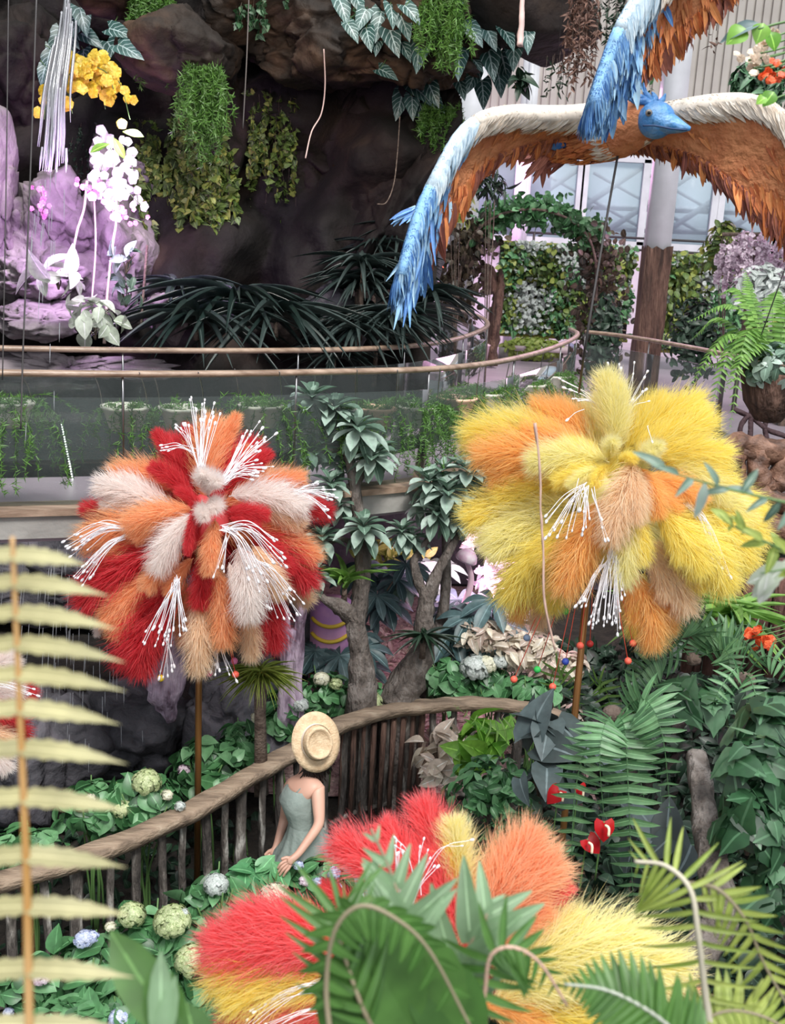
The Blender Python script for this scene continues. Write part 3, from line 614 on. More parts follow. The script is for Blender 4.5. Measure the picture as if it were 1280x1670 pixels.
p2 = [
 (620, 420, 575, 105, 'P', 'full', .0, .0), (610, 430, 625, 150, 'P', 'wide', -.03, -.03), (600, 400, 560, 190, 'P', 'wide', .0, 0), (660, 420, 970, 230, 'Y', 'full', .05, .1), (690, 440, 1000, 290, 'Y', 'full', .0, .05), (650, 400, 830, 210, 'Y', 'full', .1, .15), (700, 420, 900, 330, 'Y', 'full', .0, 0),
 (560, 420, 290, 240, 'G', 'full', .1, .15), (540, 430, 380, 230, 'G', 'full', .15, .2), (480, 400, 30, 370, 'Y', 'full', .1, .15), (430, 360, 150, 290, 'P', 'wide', .12, .15), (540, 430, 260, 340, 'G', 'wide', .02, .02), (470, 460, 70, 440, 'G', 'full', .0, .05), (480, 500, 130, 520, 'G', 'full', .05, .05),
 (600, 460, 280, 470, 'P', 'full', -.18, -.2), (580, 440, 400, 400, 'Y', 'full', -.12, -.15), (600, 500, 380, 540, 'Y', 'full', -.2, -.22), (560, 480, 440, 560, 'P', 'wide', -.25, -.3), (600, 470, 540, 560, 'Y', 'full', -.25, -.32),
 (450, 580, 40, 700, 'Y', 'full', .05, .1), (470, 620, 110, 800, 'P', 'full', .0, .05), (460, 560, 160, 600, 'Y', 'full', .05, .05), (460, 660, 130, 830, 'P', 'wide', -.02, 0), (480, 660, 200, 1010, 'Y', 'full', .0, .05), (470, 700, 270, 900, 'Y', 'full', -.08, -.05), (500, 740, 370, 1040, 'Y', 'full', -.05, 0), (500, 660, 330, 860, 'Y', 'full', -.12, -.12),
 (580, 600, 420, 980, 'G', 'full', -.18, -.18), (560, 620, 500, 880, 'G', 'full', -.2, -.2), (360, 860, 240, 1080, 'G', 'full', .1, .12), (400, 900, 330, 1110, 'C', 'full', .1, .12), (420, 820, 330, 1000, 'G', 'wide', .12, .15),
 (600, 450, 620, 380, 'P', 'full', -.2, -.36), (640, 460, 700, 450, 'Y', 'full', -.2, -.34), (720, 450, 800, 400, 'P', 'full', -.22, -.38), (740, 460, 770, 430, 'P', 'full', -.24, -.4),
 (760, 450, 1070, 440, 'Y', 'full', -.05, -.02), (800, 470, 1080, 560, 'Y', 'full', -.05, 0), (850, 470, 1060, 620, 'P', 'full', -.08, -.05), (740, 520, 970, 620, 'G', 'full', -.18, -.2), (720, 540, 880, 650, 'G', 'wide', -.2, -.22),
 (700, 450, 600, 780, 'C', 'full', -.26, -.32), (690, 470, 700, 700, 'C', 'full', -.28, -.34), (660, 480, 640, 660, 'G', 'wide', -.25, -.3), (720, 480, 790, 680, 'G', 'full', -.22, -.26),
 (680, 640, 650, 940, 'P', 'full', -.22, -.22), (700, 640, 720, 860, 'Y', 'full', -.2, -.22), (760, 620, 960, 900, 'Y', 'full', -.2, -.2), (820, 640, 1060, 970, 'Y', 'full', -.15, -.12), (780, 660, 880, 860, 'Y', 'full', -.2, -.22), (800, 700, 960, 960, 'Y', 'wide', -.14, -.1),
 (900, 600, 1140, 880, 'Y', 'full', -.02, .05), (960, 600, 1200, 780, 'Y', 'full', .05, .1), (940, 560, 1150, 700, 'P', 'full', .0, .05), (980, 560, 1210, 680, 'Y', 'full', .1, .1),
 (740, 760, 900, 1050, 'C', 'full', -.1, -.05), (730, 780, 820, 1000, 'C', 'full', -.1, -.08), (700, 860, 700, 1090, 'G', 'full', -.05, 0), (760, 900, 830, 1120, 'G', 'full', .0, .05), (710, 900, 760, 1190, 'G', 'full', -.02, 0), (740, 880, 700, 1140, 'Y', 'wide', .02, .05), (620, 840, 640, 960, 'G', 'wide', .05, .05)]
s2 = [(505, 545, [(380, 730), (400, 720), (435, 750), (350, 700)], 12, .05, .06, -.34, -.36), (510, 550, [(500, 740), (490, 650), (520, 700)], 9, .05, .0, -.36, -.38), (530, 570, [(585, 750), (575, 700)], 4, .04, .05, -.36, -.38),
      (610, 800, [(540, 1090), (560, 1040), (590, 1060), (530, 1070)], 20, .05, .04, -.28, -.26), (625, 820, [(630, 1100), (650, 1020), (655, 950), (620, 1060)], 18, .05, .0, -.28, -.26), (590, 840, [(490, 1020), (480, 1000)], 9, .04, .08, -.28, -.26),
      (900, 620, [(1040, 890), (1030, 860), (1000, 800), (1035, 870)], 22, .04, .16, -.2, -.18), (640, 260, [(598, 80), (620, 120), (645, 90)], 6, .03, .0, 0, 0), (660, 280, [(705, 85), (735, 120), (730, 180), (690, 220), (765, 215)], 8, .04, .05, 0, 0),
      (560, 240, [(410, 140), (440, 170), (455, 210), (480, 220)], 8, .04, .06, 0, 0), (500, 250, [(430, 300)], 1, .0, .02, -.1, -.1), (740, 300, [(770, 390)], 1, 0, .1, -.3, -.35)]
pompom(972, 815, 5.8, m2, p2, s2, (931, 1190, 5.2), 'huge yellow and golden feather pom-pom on a bronze pole, in front of the deck', None,
       beads=[(838, 1108, 'coral', 0), (901, 1120, 'coral', 0), (876, 1092, 'green', .1), (922, 1079, 'blue', 0), (946, 1053, 'coral', -.1), (962, 1050, 'red', .1), (1032, 1049, 'coral', 0), (1024, 1078, 'coral', 0), (859, 1040, 'grey', .1), (922, 997, 'green', .05)], back='YP', core=.2)
m3 = lambda x, y: (x, y)
p3 = [
 (560, 1560, 330, 1550, 'K', 'full', 0, 0), (570, 1540, 380, 1500, 'K', 'full', 0, 0), (560, 1580, 340, 1530, 'K', 'wide', .02, 0), (600, 1570, 420, 1550, 'K', 'full', -.05, -.08), (560, 1600, 335, 1600, 'Y', 'full', 0, 0), (580, 1610, 360, 1640, 'Y', 'wide', -.02, -.05), (580, 1630, 400, 1690, 'S', 'full', 0, 0), (600, 1640, 360, 1690, 'K', 'wide', .05, .05), (560, 1560, 480, 1470, 'Y', 'slim', .1, .1),
 (640, 1540, 520, 1440, 'K', 'slim', .1, .15), (700, 1500, 540, 1370, 'K', 'full', .05, .1), (710, 1480, 620, 1340, 'K', 'wide', .05, .1), (720, 1480, 680, 1300, 'K', 'full', .1, .15), (730, 1470, 620, 1390, 'K', 'full', 0, 0), (740, 1520, 700, 1380, 'K', 'full', -.02, 0), (760, 1560, 680, 1430, 'K', 'full', -.05, -.05), (750, 1600, 640, 1480, 'S', 'full', -.1, -.1),
 (745, 1500, 738, 1330, 'P', 'wide', 0, 0), (750, 1490, 730, 1370, 'Y', 'slim', -.03, -.03), (770, 1540, 880, 1350, 'S', 'full', 0, .05), (780, 1560, 920, 1400, 'S', 'full', -.03, 0), (770, 1560, 840, 1380, 'S', 'full', .05, .05), (790, 1580, 900, 1480, 'S', 'full', -.05, -.05), (800, 1560, 935, 1440, 'K', 'slim', .05, .05), (780, 1600, 780, 1440, 'S', 'full', .02, .05),
 (800, 1590, 1060, 1540, 'P', 'full', -.05, 0), (810, 1600, 1120, 1590, 'P', 'full', -.05, 0), (820, 1580, 960, 1500, 'P', 'full', -.03, 0), (840, 1610, 1080, 1620, 'Y', 'full', 0, .05), (820, 1640, 1130, 1640, 'S', 'wide', .1, .1), (800, 1640, 960, 1600, 'P', 'full', -.1, -.1), (760, 1620, 700, 1560, 'K', 'full', -.1, -.15), (780, 1640, 900, 1690, 'G', 'full', -.1, -.15), (740, 1640, 640, 1700, 'S', 'full', -.1, -.1), (800, 1660, 1020, 1700, 'Y', 'full', -.05, -.05), (760, 1660, 780, 1760, 'G', 'full', 0, 0), (700, 1650, 520, 1740, 'K', 'full', 0, 0)]
s3 = [(650, 1460, [(648, 1380), (645, 1375), (655, 1385)], 6, .02, 0, -.15, -.15), (680, 1450, [(645, 1372), (690, 1370), (760, 1370)], 6, .03, .25, -.15, -.15), (660, 1500, [(700, 1400), (720, 1390)], 5, .05, .15, -.15, -.15),
      (540, 1600, [(420, 1640), (400, 1660), (370, 1690)], 12, .04, .1, -.1, -.1), (560, 1640, [(420, 1680), (400, 1700)], 8, .04, .1, -.12, -.12), (640, 1560, [(600, 1470), (620, 1480), (650, 1500)], 12, .04, .12, -.2, -.2)]
pompom(720, 1600, 3.4, m3, p3, s3, (730, 1900, 3.1), 'coral, salmon and pale yellow feather pom-pom behind the foreground fronds, at the bottom', None, back='KS', core=.16, rot_n=10)
m4 = lambda x, y: (x, y)
p4 = [(-60, 1120, 30, 1070, 'W', 'full', 0, 0), (-60, 1140, 40, 1130, 'W', 'wide', 0, 0), (-70, 1160, 30, 1170, 'R', 'wide', 0, 0), (-60, 1180, 25, 1220, 'C', 'full', 0, 0), (-60, 1180, 15, 1260, 'W', 'wide', 0, 0), (-60, 1120, -20, 1030, 'R', 'wide', 0, 0), (-70, 1160, -40, 1270, 'R', 'full', 0, 0)]
pompom(-75, 1150, 6.2, m4, p4, [(-40, 1120, [(40, 1100), (45, 1130)], 10, .05, .1, -.1, -.1)], (-80, 1500, 5.0), 'white and red feather pom-pom cut off by the left edge, behind the tall pale frond', None, back='RW', core=.14, rot_n=9)
# ------------------------------------------------------------ leaf materials
LM = dict(
 moss=leafmat('asparagus_fern_green', (.05, .13, .02), (.12, .27, .05)),
 fern=leafmat('sword_fern_green', (.035, .11, .04), (.15, .31, .14), .4, .22),
 hydl=leafmat('light_hydrangea_leaf', (.06, .24, .09), (.17, .42, .19), .4, .25),
 fernl=leafmat('fresh_fern_green', (.10, .24, .04), (.25, .45, .10), .4, .3),
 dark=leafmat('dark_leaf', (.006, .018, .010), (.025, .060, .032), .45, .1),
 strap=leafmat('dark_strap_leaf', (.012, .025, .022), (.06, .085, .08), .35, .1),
 ivy=leafmat('blue_green_ivy', (.008, .032, .012), (.032, .10, .040), .45, .15, c3=(.13, .25, .14)),
 ivyy=leafmat('olive_ivy', (.025, .05, .010), (.12, .20, .04), .5, .2, c3=(.42, .46, .10)),
 hyd=leafmat('hydrangea_leaf', (.02, .08, .025), (.09, .25, .095), .4, .2, c3=(.22, .44, .22)),
 bright=leafmat('bright_green_leaf', (.10, .30, .03), (.30, .58, .08), .35, .35),
 blue=leafmat('blue_grey_leaf', (.03, .07, .075), (.13, .21, .22), .45, .15),
 rose=leafmat('grey_green_leaf', (.06, .12, .08), (.20, .30, .23), .4, .15, c3=(.50, .60, .54)),
 vein=leafmat('veined_leaf', (.02, .07, .06), (.06, .14, .13), .4, .1, veins=(.42, .55, .55), vn=6),
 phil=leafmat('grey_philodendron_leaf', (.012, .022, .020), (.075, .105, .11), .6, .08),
 pale=leafmat('pale_leaf', (.45, .52, .40), (.75, .80, .70), .45, .3),
 cream=leafmat('cream_pink_leaf', (.55, .42, .36), (.85, .78, .62), .5, .3),
 olive=leafmat('pale_olive_frond', (.38, .36, .17), (.54, .50, .27), .5, .3),
 fg=leafmat('foreground_leaf_green', (.05, .14, .025), (.11, .25, .055), .4, .3),
 fgp=leafmat('foreground_pale_green', (.17, .29, .15), (.28, .43, .25), .45, .3),
 lime=leafmat('lime_frond', (.22, .32, .05), (.42, .50, .12), .45, .35),
 brown=leafmat('dry_brown_leaf', (.08, .04, .03), (.22, .12, .09), .7, .1),
)
TWIG = mat('twig_bark', [(.3, (.07, .045, .035)), (.7, (.20, .15, .12))], .85, 14, .4)
TRUNK = mat('tree_bark', [(.3, (.055, .045, .04)), (.5, (.14, .115, .10)), (.75, (.28, .25, .23))], .8, 7, .7, 8, .4, (1.5, 1.5, .6))
PROOT = mat('pale_root', (.62, .45, .42), .7, 8)
STALK = plain('green_stalk', (.10, .20, .06), .5)
YPET = leafmat('yellow_petal', (.75, .50, .03), (.95, .75, .12), .4, .3)
WPET = leafmat('white_petal', (.80, .72, .82), (.98, .93, .97), .4, .4)
MPET = leafmat('magenta_petal', (.65, .12, .42), (.85, .45, .70), .4, .3)
HGREEN = leafmat('green_hydrangea_floret', (.36, .46, .20), (.66, .72, .42), .5, .25)
HCREAM = leafmat('cream_hydrangea_floret', (.62, .62, .44), (.86, .84, .68), .5, .25)
HBLUE = leafmat('blue_hydrangea_floret', (.35, .42, .68), (.72, .76, .90), .5, .25)
HGREY = leafmat('grey_hydrangea_floret', (.42, .48, .44), (.70, .74, .72), .5, .25)
HPINK = leafmat('pale_pink_hydrangea_floret', (.68, .50, .60), (.88, .76, .84), .5, .25)
POTM = mat('cream_pot', (.66, .62, .54), .6, 3); POTO = mat('peach_pot', (.70, .45, .32), .6, 3)
def plant(name, label, cat, base, group=None): return thing(name, label, cat, base, group)
def floret_t(n=5, w=.55):
    mb = MB()
    for k in range(n):
        a = k / n * 2 * PI; mb.scatter(OVATE3, [(frame((math.cos(a), math.sin(a), .15), (0, 0, 1), w, .5), (0, 0, 0))])
    return mb.tpl()
OVATE3 = leaf_t([.3, .9, 1, .8, 0], 4, .15, .3)
FLO5, FLO4 = floret_t(5, .62), floret_t(4, .6)

# ------------------------------------------------------------ plants on the cave rock
def hanging_fern(px, py, wpx, hpx, lab, m='moss', d0=None, n=46, size=.065, grp=None):
    b = hit(px, py) if d0 is None else P(px, py, d0); d = -(CR.transposed() @ (b - CAML)).z; s = d / F
    root = plant('hanging_fern', lab, 'fern', b, grp); mb = MB(); sm = MB()
    for i in range(n):
        a = RG.uniform(-.5, .5); o = b + Vector((a * wpx * s, -RG.uniform(0, .18) * wpx * s * 2, RG.uniform(-.05, .02)))
        L = hpx * s * RG.uniform(.55, 1.0) * (1 - .35 * abs(a * 2) ** 2)
        strand(mb, o, L, size, NEEDLE, per=190, sway=.16, asp=.16, smb=sm, dirn=(a * .6, -.15, -1), spread=1.2, hang=.3)
    obj('foliage', mb, LM[m], root); obj('stems', sm, STALK, root)
hanging_fern(252, -12, 62, 165, 'bright green hanging fern at the top left of the cave, beside the waterfall')
hanging_fern(335, 108, 56, 180, 'bright green hanging fern below the grey boulder, above the ivy curtain')
hanging_fern(728, -10, 66, 125, 'green hanging fern among the veined leaves at the cave roof')
hanging_fern(722, 170, 60, 95, 'green hanging fern under the cave roof, left of the bird wing')
def ivy_curtain(x0, x1, y0, y1, n, lab, m, size=.09, droop=.8, tpl=IVY, per=38):
    b = hit((x0 + x1) / 2, y0); root = plant('ivy_curtain', lab, 'ivy', b); mb = MB(); sm = MB()
    for i in range(n):
        px = RG.uniform(x0, x1); py = y0 + RG.random() ** 1.5 * (y1 - y0) * .55; o = hit(px, py, .04); d = (o - CAML).length
        L = min((y1 - py), (y1 - y0) * .6) * d / F * RG.uniform(.5, 1)
        strand(mb, o, L, size, tpl, per=per, sway=.12, asp=.95, smb=sm, dirn=(0, -.25, -1), spread=1, hang=.8)
    obj('leaves', mb, LM[m], root); obj('stems', sm, TWIG, root)
ivy_curtain(222, 372, 190, 420, 125, 'dense olive and yellow ivy curtain hanging beside the purple-lit hollow', 'ivyy')
ivy_curtain(405, 482, 140, 360, 34, 'thin dark green ivy hanging over the brown rock, right of the dense curtain', 'ivyy', .075, per=30)
ivy_curtain(118, 160, 200, 330, 14, 'small-leaved dark vine hanging against the purple glow', 'dark', .035, per=90)
ivy_curtain(560, 600, -20, 60, 8, 'few dark vine strands at the cave roof, left of the veined leaves', 'ivy', .05)
def veined(leaves, lab, size=48):
    b = hit(*leaves[0][:2]); root = plant('veined_leaf_plant', lab, 'plant', b); mb = MB(); sm = MB()
    for i, (px, py, an, k) in enumerate(leaves):
        p = hit(px, py, .12); d = (p - CAML).length; s = size * k * d / F
        a = math.radians(an); dr = A(CR @ Vector((math.sin(a), -math.cos(a), .35)))      # 0 = hangs down
        mb.scatter(HEART, [(frame(dr, (RG.uniform(-.3, .3), -1, .5), s * .62, s), A(p) - dr * s * .45)])
        q = hit(px - 6, py - 22, -.05); tube(sm, ctm([A(p) - dr * s * .4, (A(p) + A(q)) / 2 + A((0, 0, .06)), A(q)], 4), .004, 4)
    obj('leaves', mb, LM['vein'], root); obj('stems', sm, STALK, root)
veined([(618, 38, -10, 1), (640, 22, 10, .8), (640, 62, 15, 1.05), (660, 78, 30, .8), (683, 80, 0, 1.25), (615, 70, 0, .7), (632, 118, 60, .7), (585, 5, 20, .7)], 'veined heart-shaped leaves in a loose cluster at the cave roof, left of the green fern')
veined([(652, 168, -15, .95), (690, 152, 50, 1), (705, 150, 20, .9), (688, 178, 20, 1.1), (672, 172, 0, .8), (710, 165, 40, .8)], 'grey-green veined leaves, lowest cluster under the cave roof')
veined([(560, 15, 20, .9), (590, 30, -20, .8), (600, 60, 10, .8), (575, 50, 30, .7), (660, 40, 20, .9), (672, 20, 40, .8), (700, 20, 10, .8)], 'veined leaves in the shade at the cave roof, left of the loose cluster')
veined([(860, 60, 10, .9), (838, 85, 0, 1), (770, 130, -20, .8), (752, 140, 20, .8), (800, 60, 20, .8), (830, 60, 30, .8), (745, 20, 0, .7)], 'dim veined leaves around the pale frayed root at the right end of the cave roof')
veined([(748, 100, -5, 1), (775, 55, 30, .8), (800, 95, 10, 1.2), (822, 105, 10, 1.1), (815, 130, 10, .95), (788, 150, 5, .95), (778, 103, 40, .6), (760, 40, 10, .7), (740, 60, -30, .6)], 'veined heart-shaped leaves at the right end of the cave roof, beside the aerial root')
veined([(135, 30, 20, 1), (145, 60, 60, 1), (120, 45, -30, .9), (185, 85, 30, 1.1), (210, 80, 60, 1), (105, 85, 0, .9), (78, 95, -10, .9), (135, 95, 0, .8), (160, 100, 10, .8), (195, 50, 70, .9), (90, 65, -20, .9), (70, 120, -10, .7), (115, 60, 40, .8)], 'blue-green veined leaves beside the waterfall, above the yellow orchids', 44)
def orchids(arcs, lab, m, size, per, leafs=(), lips=None):
    b = P(*arcs[0][0], arcs[0][-1]); root = plant('orchid', lab, 'orchid', b); sm = MB(); lm = MB()
    for arc in arcs:
        fm = MB(); d = arc[-1]; c = ctm([P(x, y, d + .05 * math.sin(i)) for i, (x, y) in enumerate(arc[:-1])], 8); tube(sm, c, .004, 4)
        for i in range(per):
            k = int((i + .5) / per * (len(c) - 1)); p = c[k] + RG.normal(size=3) * A((.05, .04, .05))
            s = size * RG.uniform(.8, 1.15) ; n = nrm(A((RG.uniform(-.5, .5), -1, RG.uniform(-.1, .5))))
            fm.scatter(FLO5, [(frame(np.cross(n, RG.normal(size=3)), n, s, s, s), p)])
        obj('flower_spray', fm, m, root)
    obj('stems', sm, STALK, root)
    if leafs:
        for (x, y, an, k, d) in leafs:
            a = math.radians(an); lm.scatter(OBOV, [(frame(A(CR @ Vector((math.sin(a), -math.cos(a), .3))), (0, -1, .5), k * .4, k), P(x, y, d))])
        obj('leaves', lm, LM['bright'], root)
orchids([((150, 105), (110, 100), (80, 130), (72, 195), 10.2), ((150, 100), (120, 108), (110, 140), (118, 185), 10.1), ((150, 100), (130, 120), (135, 150), 10.0), ((140, 110), (165, 112), (195, 135), (212, 195), 10.1), ((150, 105), (175, 120), (185, 145), 10.0), ((160, 110), (165, 140), (172, 178), 10.15)],
        'arching sprays of yellow orchids under the veined leaves, beside the waterfall', YPET, .11, 17)
orchids([((165, 225), (160, 270), (175, 330), 10.5), ((190, 230), (185, 280), (195, 340), 10.4), ((205, 230), (215, 270), (225, 330), 10.5), ((180, 240), (200, 300), (240, 345), 10.4), ((170, 250), (165, 300), (190, 350), 10.3)],
        'white orchids glowing in the purple floodlight below the yellow ones', WPET, .10, 15, [(185, 225, 30, .22, 10.2), (200, 215, 80, .2, 10.2), (180, 235, -70, .2, 10.2)])
orchids([((170, 335), (200, 350), (232, 362), 10.3), ((150, 300), (140, 310), 10.4), ((66, 300), (70, 330), (72, 345), 10.5)], 'small magenta orchids at the lower rim of the purple glow', MPET, .06, 14)
def leafy(name, px, py, d, rx, ry, n, tpl, size, m, lab, cat='plant', asp=.5, rd=None, down=.4, stems=5, hemi=(0, -.6, .5), base=None):
    s = d / F; c = P(px, py, d); b = base or (c - Vector((0, 0, ry * s))); root = plant(name, lab, cat, b)
    mb = MB(); mass(mb, c, (rx * s, rd or rx * s * .6, ry * s), n, tpl, size, asp, down, .8, .6, hemi); obj('leaves', mb, LM[m] if isinstance(m, str) else m, root)
    sm = MB()
    for i in range(stems): tube(sm, ctm([b, c + Vector((RG.uniform(-.3, .3) * rx * s, 0, -.2 * ry * s)), c + Vector((RG.uniform(-.7, .7) * rx * s, RG.uniform(-.1, .1), RG.uniform(.1, .6) * ry * s))], 4), [.008, .003], 4)
    obj('stems', sm, TWIG, root); return root
leafy('broadleaf_plant', 95, 450, 9.9, 40, 22, 13, OVATE, .27, 'pale', 'pale broad-leaved plant in purple light, left of the thin aerial roots', asp=.5)
leafy('broadleaf_plant', 155, 520, 9.8, 50, 34, 40, OVATE, .17, 'pale', 'pale leafy plant at the foot of the purple rocks, just above the handrail', asp=.7)
ivy_curtain(380, 470, -10, 60, 12, 'short green vine strands over the brown ledge at the top of the cave', 'ivy', .07)
leafy('broadleaf_plant', 205, 425, 10.0, 25, 22, 12, OVATE, .16, 'rose', 'small grey-leaved plant under the olive ivy curtain', asp=.5)
leafy('broadleaf_plant', 205, 470, 10.2, 30, 30, 16, OVATE, .13, 'rose', 'sparse small-leaved plant between the two aerial roots and the dark clump', asp=.5)
def rosette(mb, c, n, L, asp=.13, tpl=BLADE, up=.6, spread=1, az=None, bend=True):
    M = []
    for i in range(n):
        a = (i / n * 2 * PI if az is None else RG.uniform(*az)) + RG.uniform(-.3, .3); u = RG.uniform(.25, 1.3) * up
        dr = A((math.cos(a) * spread, math.sin(a) * spread, u)); s = L * RG.uniform(.7, 1.1); M.append((frame(dr, (0, 0, 1), s * asp, s), A(c) + RG.normal(size=3) * .015))
    mb.scatter(tpl, M)
def clump(px, py, d, n, L, lab, m='strap', asp=.1, k=1, spr=0, name='strap_leaved_clump', up=.9, stemlen=0):
    b = P(px, py, d); root = plant(name, lab, 'plant', b); mb = MB(); sm = MB()
    for i in range(k):
        o = A(b) + (RG.normal(size=3) * A((spr, spr * .5, spr * .6)) if k > 1 else 0); o = A(o); rosette(mb, o, n, L, asp, up=up); tube(sm, [o + A((0, 0, .02)), o + A((0, 0, -.15 - stemlen))], [.02, .03], 6)
    obj('leaves', mb, LM[m], root); obj('stems', sm, TWIG, root)
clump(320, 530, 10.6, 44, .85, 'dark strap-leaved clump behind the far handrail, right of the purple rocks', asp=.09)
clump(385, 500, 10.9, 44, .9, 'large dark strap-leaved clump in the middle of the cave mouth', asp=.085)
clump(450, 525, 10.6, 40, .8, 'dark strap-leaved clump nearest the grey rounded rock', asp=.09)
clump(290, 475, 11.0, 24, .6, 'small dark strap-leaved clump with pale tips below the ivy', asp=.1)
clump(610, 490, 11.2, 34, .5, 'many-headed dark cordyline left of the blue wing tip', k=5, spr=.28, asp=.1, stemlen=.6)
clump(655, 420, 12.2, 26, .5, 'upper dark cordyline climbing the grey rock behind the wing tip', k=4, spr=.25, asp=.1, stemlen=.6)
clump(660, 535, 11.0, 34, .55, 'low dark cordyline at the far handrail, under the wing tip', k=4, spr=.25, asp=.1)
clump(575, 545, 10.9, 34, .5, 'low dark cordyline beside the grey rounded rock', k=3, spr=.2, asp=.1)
def rope(name, pts, r, m, lab, cat, dd=None, wob=0):
    mb = MB(); tube(mb, ctm([P(*p) for p in pts], 8), r, 6, wob=wob); return obj(name, mb, m, None, lab, cat)
rope('aerial_root', [(142, 295, 10.4), (137, 340, 10.4), (125, 380, 10.3), (116, 430, 10.2)], [.014, .010], PROOT, 'short pink aerial root left of the white orchids', 'root', wob=.3)
rope('aerial_root', [(186, 265, 10.1), (190, 350, 10.1), (184, 400, 10.0), (176, 470, 10.0), (170, 560, 9.9)], [.009, .015], PROOT, 'longest pale pink aerial root, hanging from the white orchids to the handrail', 'root', wob=.3)
rope('aerial_root', [(153, 310, 10.6), (156, 400, 10.6), (150, 490, 10.5)], .010, PROOT, 'dim middle aerial root between the two brighter ones', 'root', wob=.3)
rope('aerial_root', [(240, 400, 10.5), (236, 450, 10.5), (230, 530, 10.4)], .013, TWIG, 'thin brown aerial root below the olive ivy curtain', 'root')
rope('aerial_root', [(852, -10, 9.0), (850, 40, 9.0), (848, 75, 9.0)], [.02, .03], PROOT, 'pale frayed aerial root at the right end of the cave roof', 'root', wob=.5)
rope('aerial_root', [(528, 80, 10.6), (530, 140, 10.8), (524, 185, 10.9), (508, 215, 10.8), (498, 258, 10.7)], .007, PROOT, 'thin pale dangling root in front of the bare rock face', 'root')
rope('aerial_root', [(652, 190, 10.9), (648, 250, 11.0), (642, 300, 11), (630, 330, 10.9), (615, 333, 10.9)], .006, TWIG, 'thin hooked root hanging in front of the slanting slab', 'root')
rope('steel_wire', [(60, -20, 5.0), (50, 270, 5.0), (38, 560, 5.0), (34, 700, 5.0)], .004, ROPE, 'thin dark wire hanging across the purple rocks on the far left', 'wire')
rope('steel_wire', [(14, -20, 5.2), (10, 300, 5.2), (4, 620, 5.2)], .003, ROPE, 'thin dark wire nearest the left edge', 'wire')
rope('steel_wire', [(406, -10, 9.2), (402, 100, 9.2), (396, 210, 9.2)], .006, ROPE, 'thin dark wire in front of the boulder, between fern and brown ledge', 'wire')

# waterfall
WATER = glassmat('falling_water', (.93, .95, .98), .5, .15, (.90, .92, .98), .25)
def fall(name, pts, n, w0, w1, lab, r=.006, seg=(.2, .8)):
    mb = MB(); P3 = [A(P(*p)) for p in pts]; c = ctm(P3, 12)
    for i in range(n):
        a, b = sorted(RG.random(2)); b = min(1, a + RG.uniform(*seg)); k0, k1 = int(a * (len(c) - 1)), max(int(b * (len(c) - 1)), int(a * (len(c) - 1)) + 2)
        q = c[k0:k1 + 1]
        if len(q) < 2: continue
        t = np.linspace(k0, k1, len(q)) / len(c); off = RG.normal(size=3) * A((1, .6, 0)); ww = w0 + (w1 - w0) * t
        tube(mb, q + off * ww[:, None], [r, r * 1.4, r * .2], 4, cap=False)
    return obj(name, mb, WATER, None, lab, 'waterfall', kind='stuff')
fall('waterfall', [(112, -20, 9.9), (105, 60, 9.9), (92, 150, 9.8), (88, 220, 9.8), (84, 280, 9.8)], 80, .022, .055, 'thin bright stream of water falling past the yellow orchids', .011, (.1, .6))
fall('waterfall', [(84, 280, 7.0), (78, 450, 7), (72, 640, 7), (70, 840, 7)], 26, .07, .13, 'sparse falling drops in front of the walkway glass on the left', .0022, (.02, .1))
fall('waterfall', [(120, 880, 8.0), (115, 1000, 8), (110, 1150, 8), (105, 1290, 8)], 170, .2, .26, 'fine veil of water falling into the dark lower pool behind the pale frond', .0022, (.03, .12))

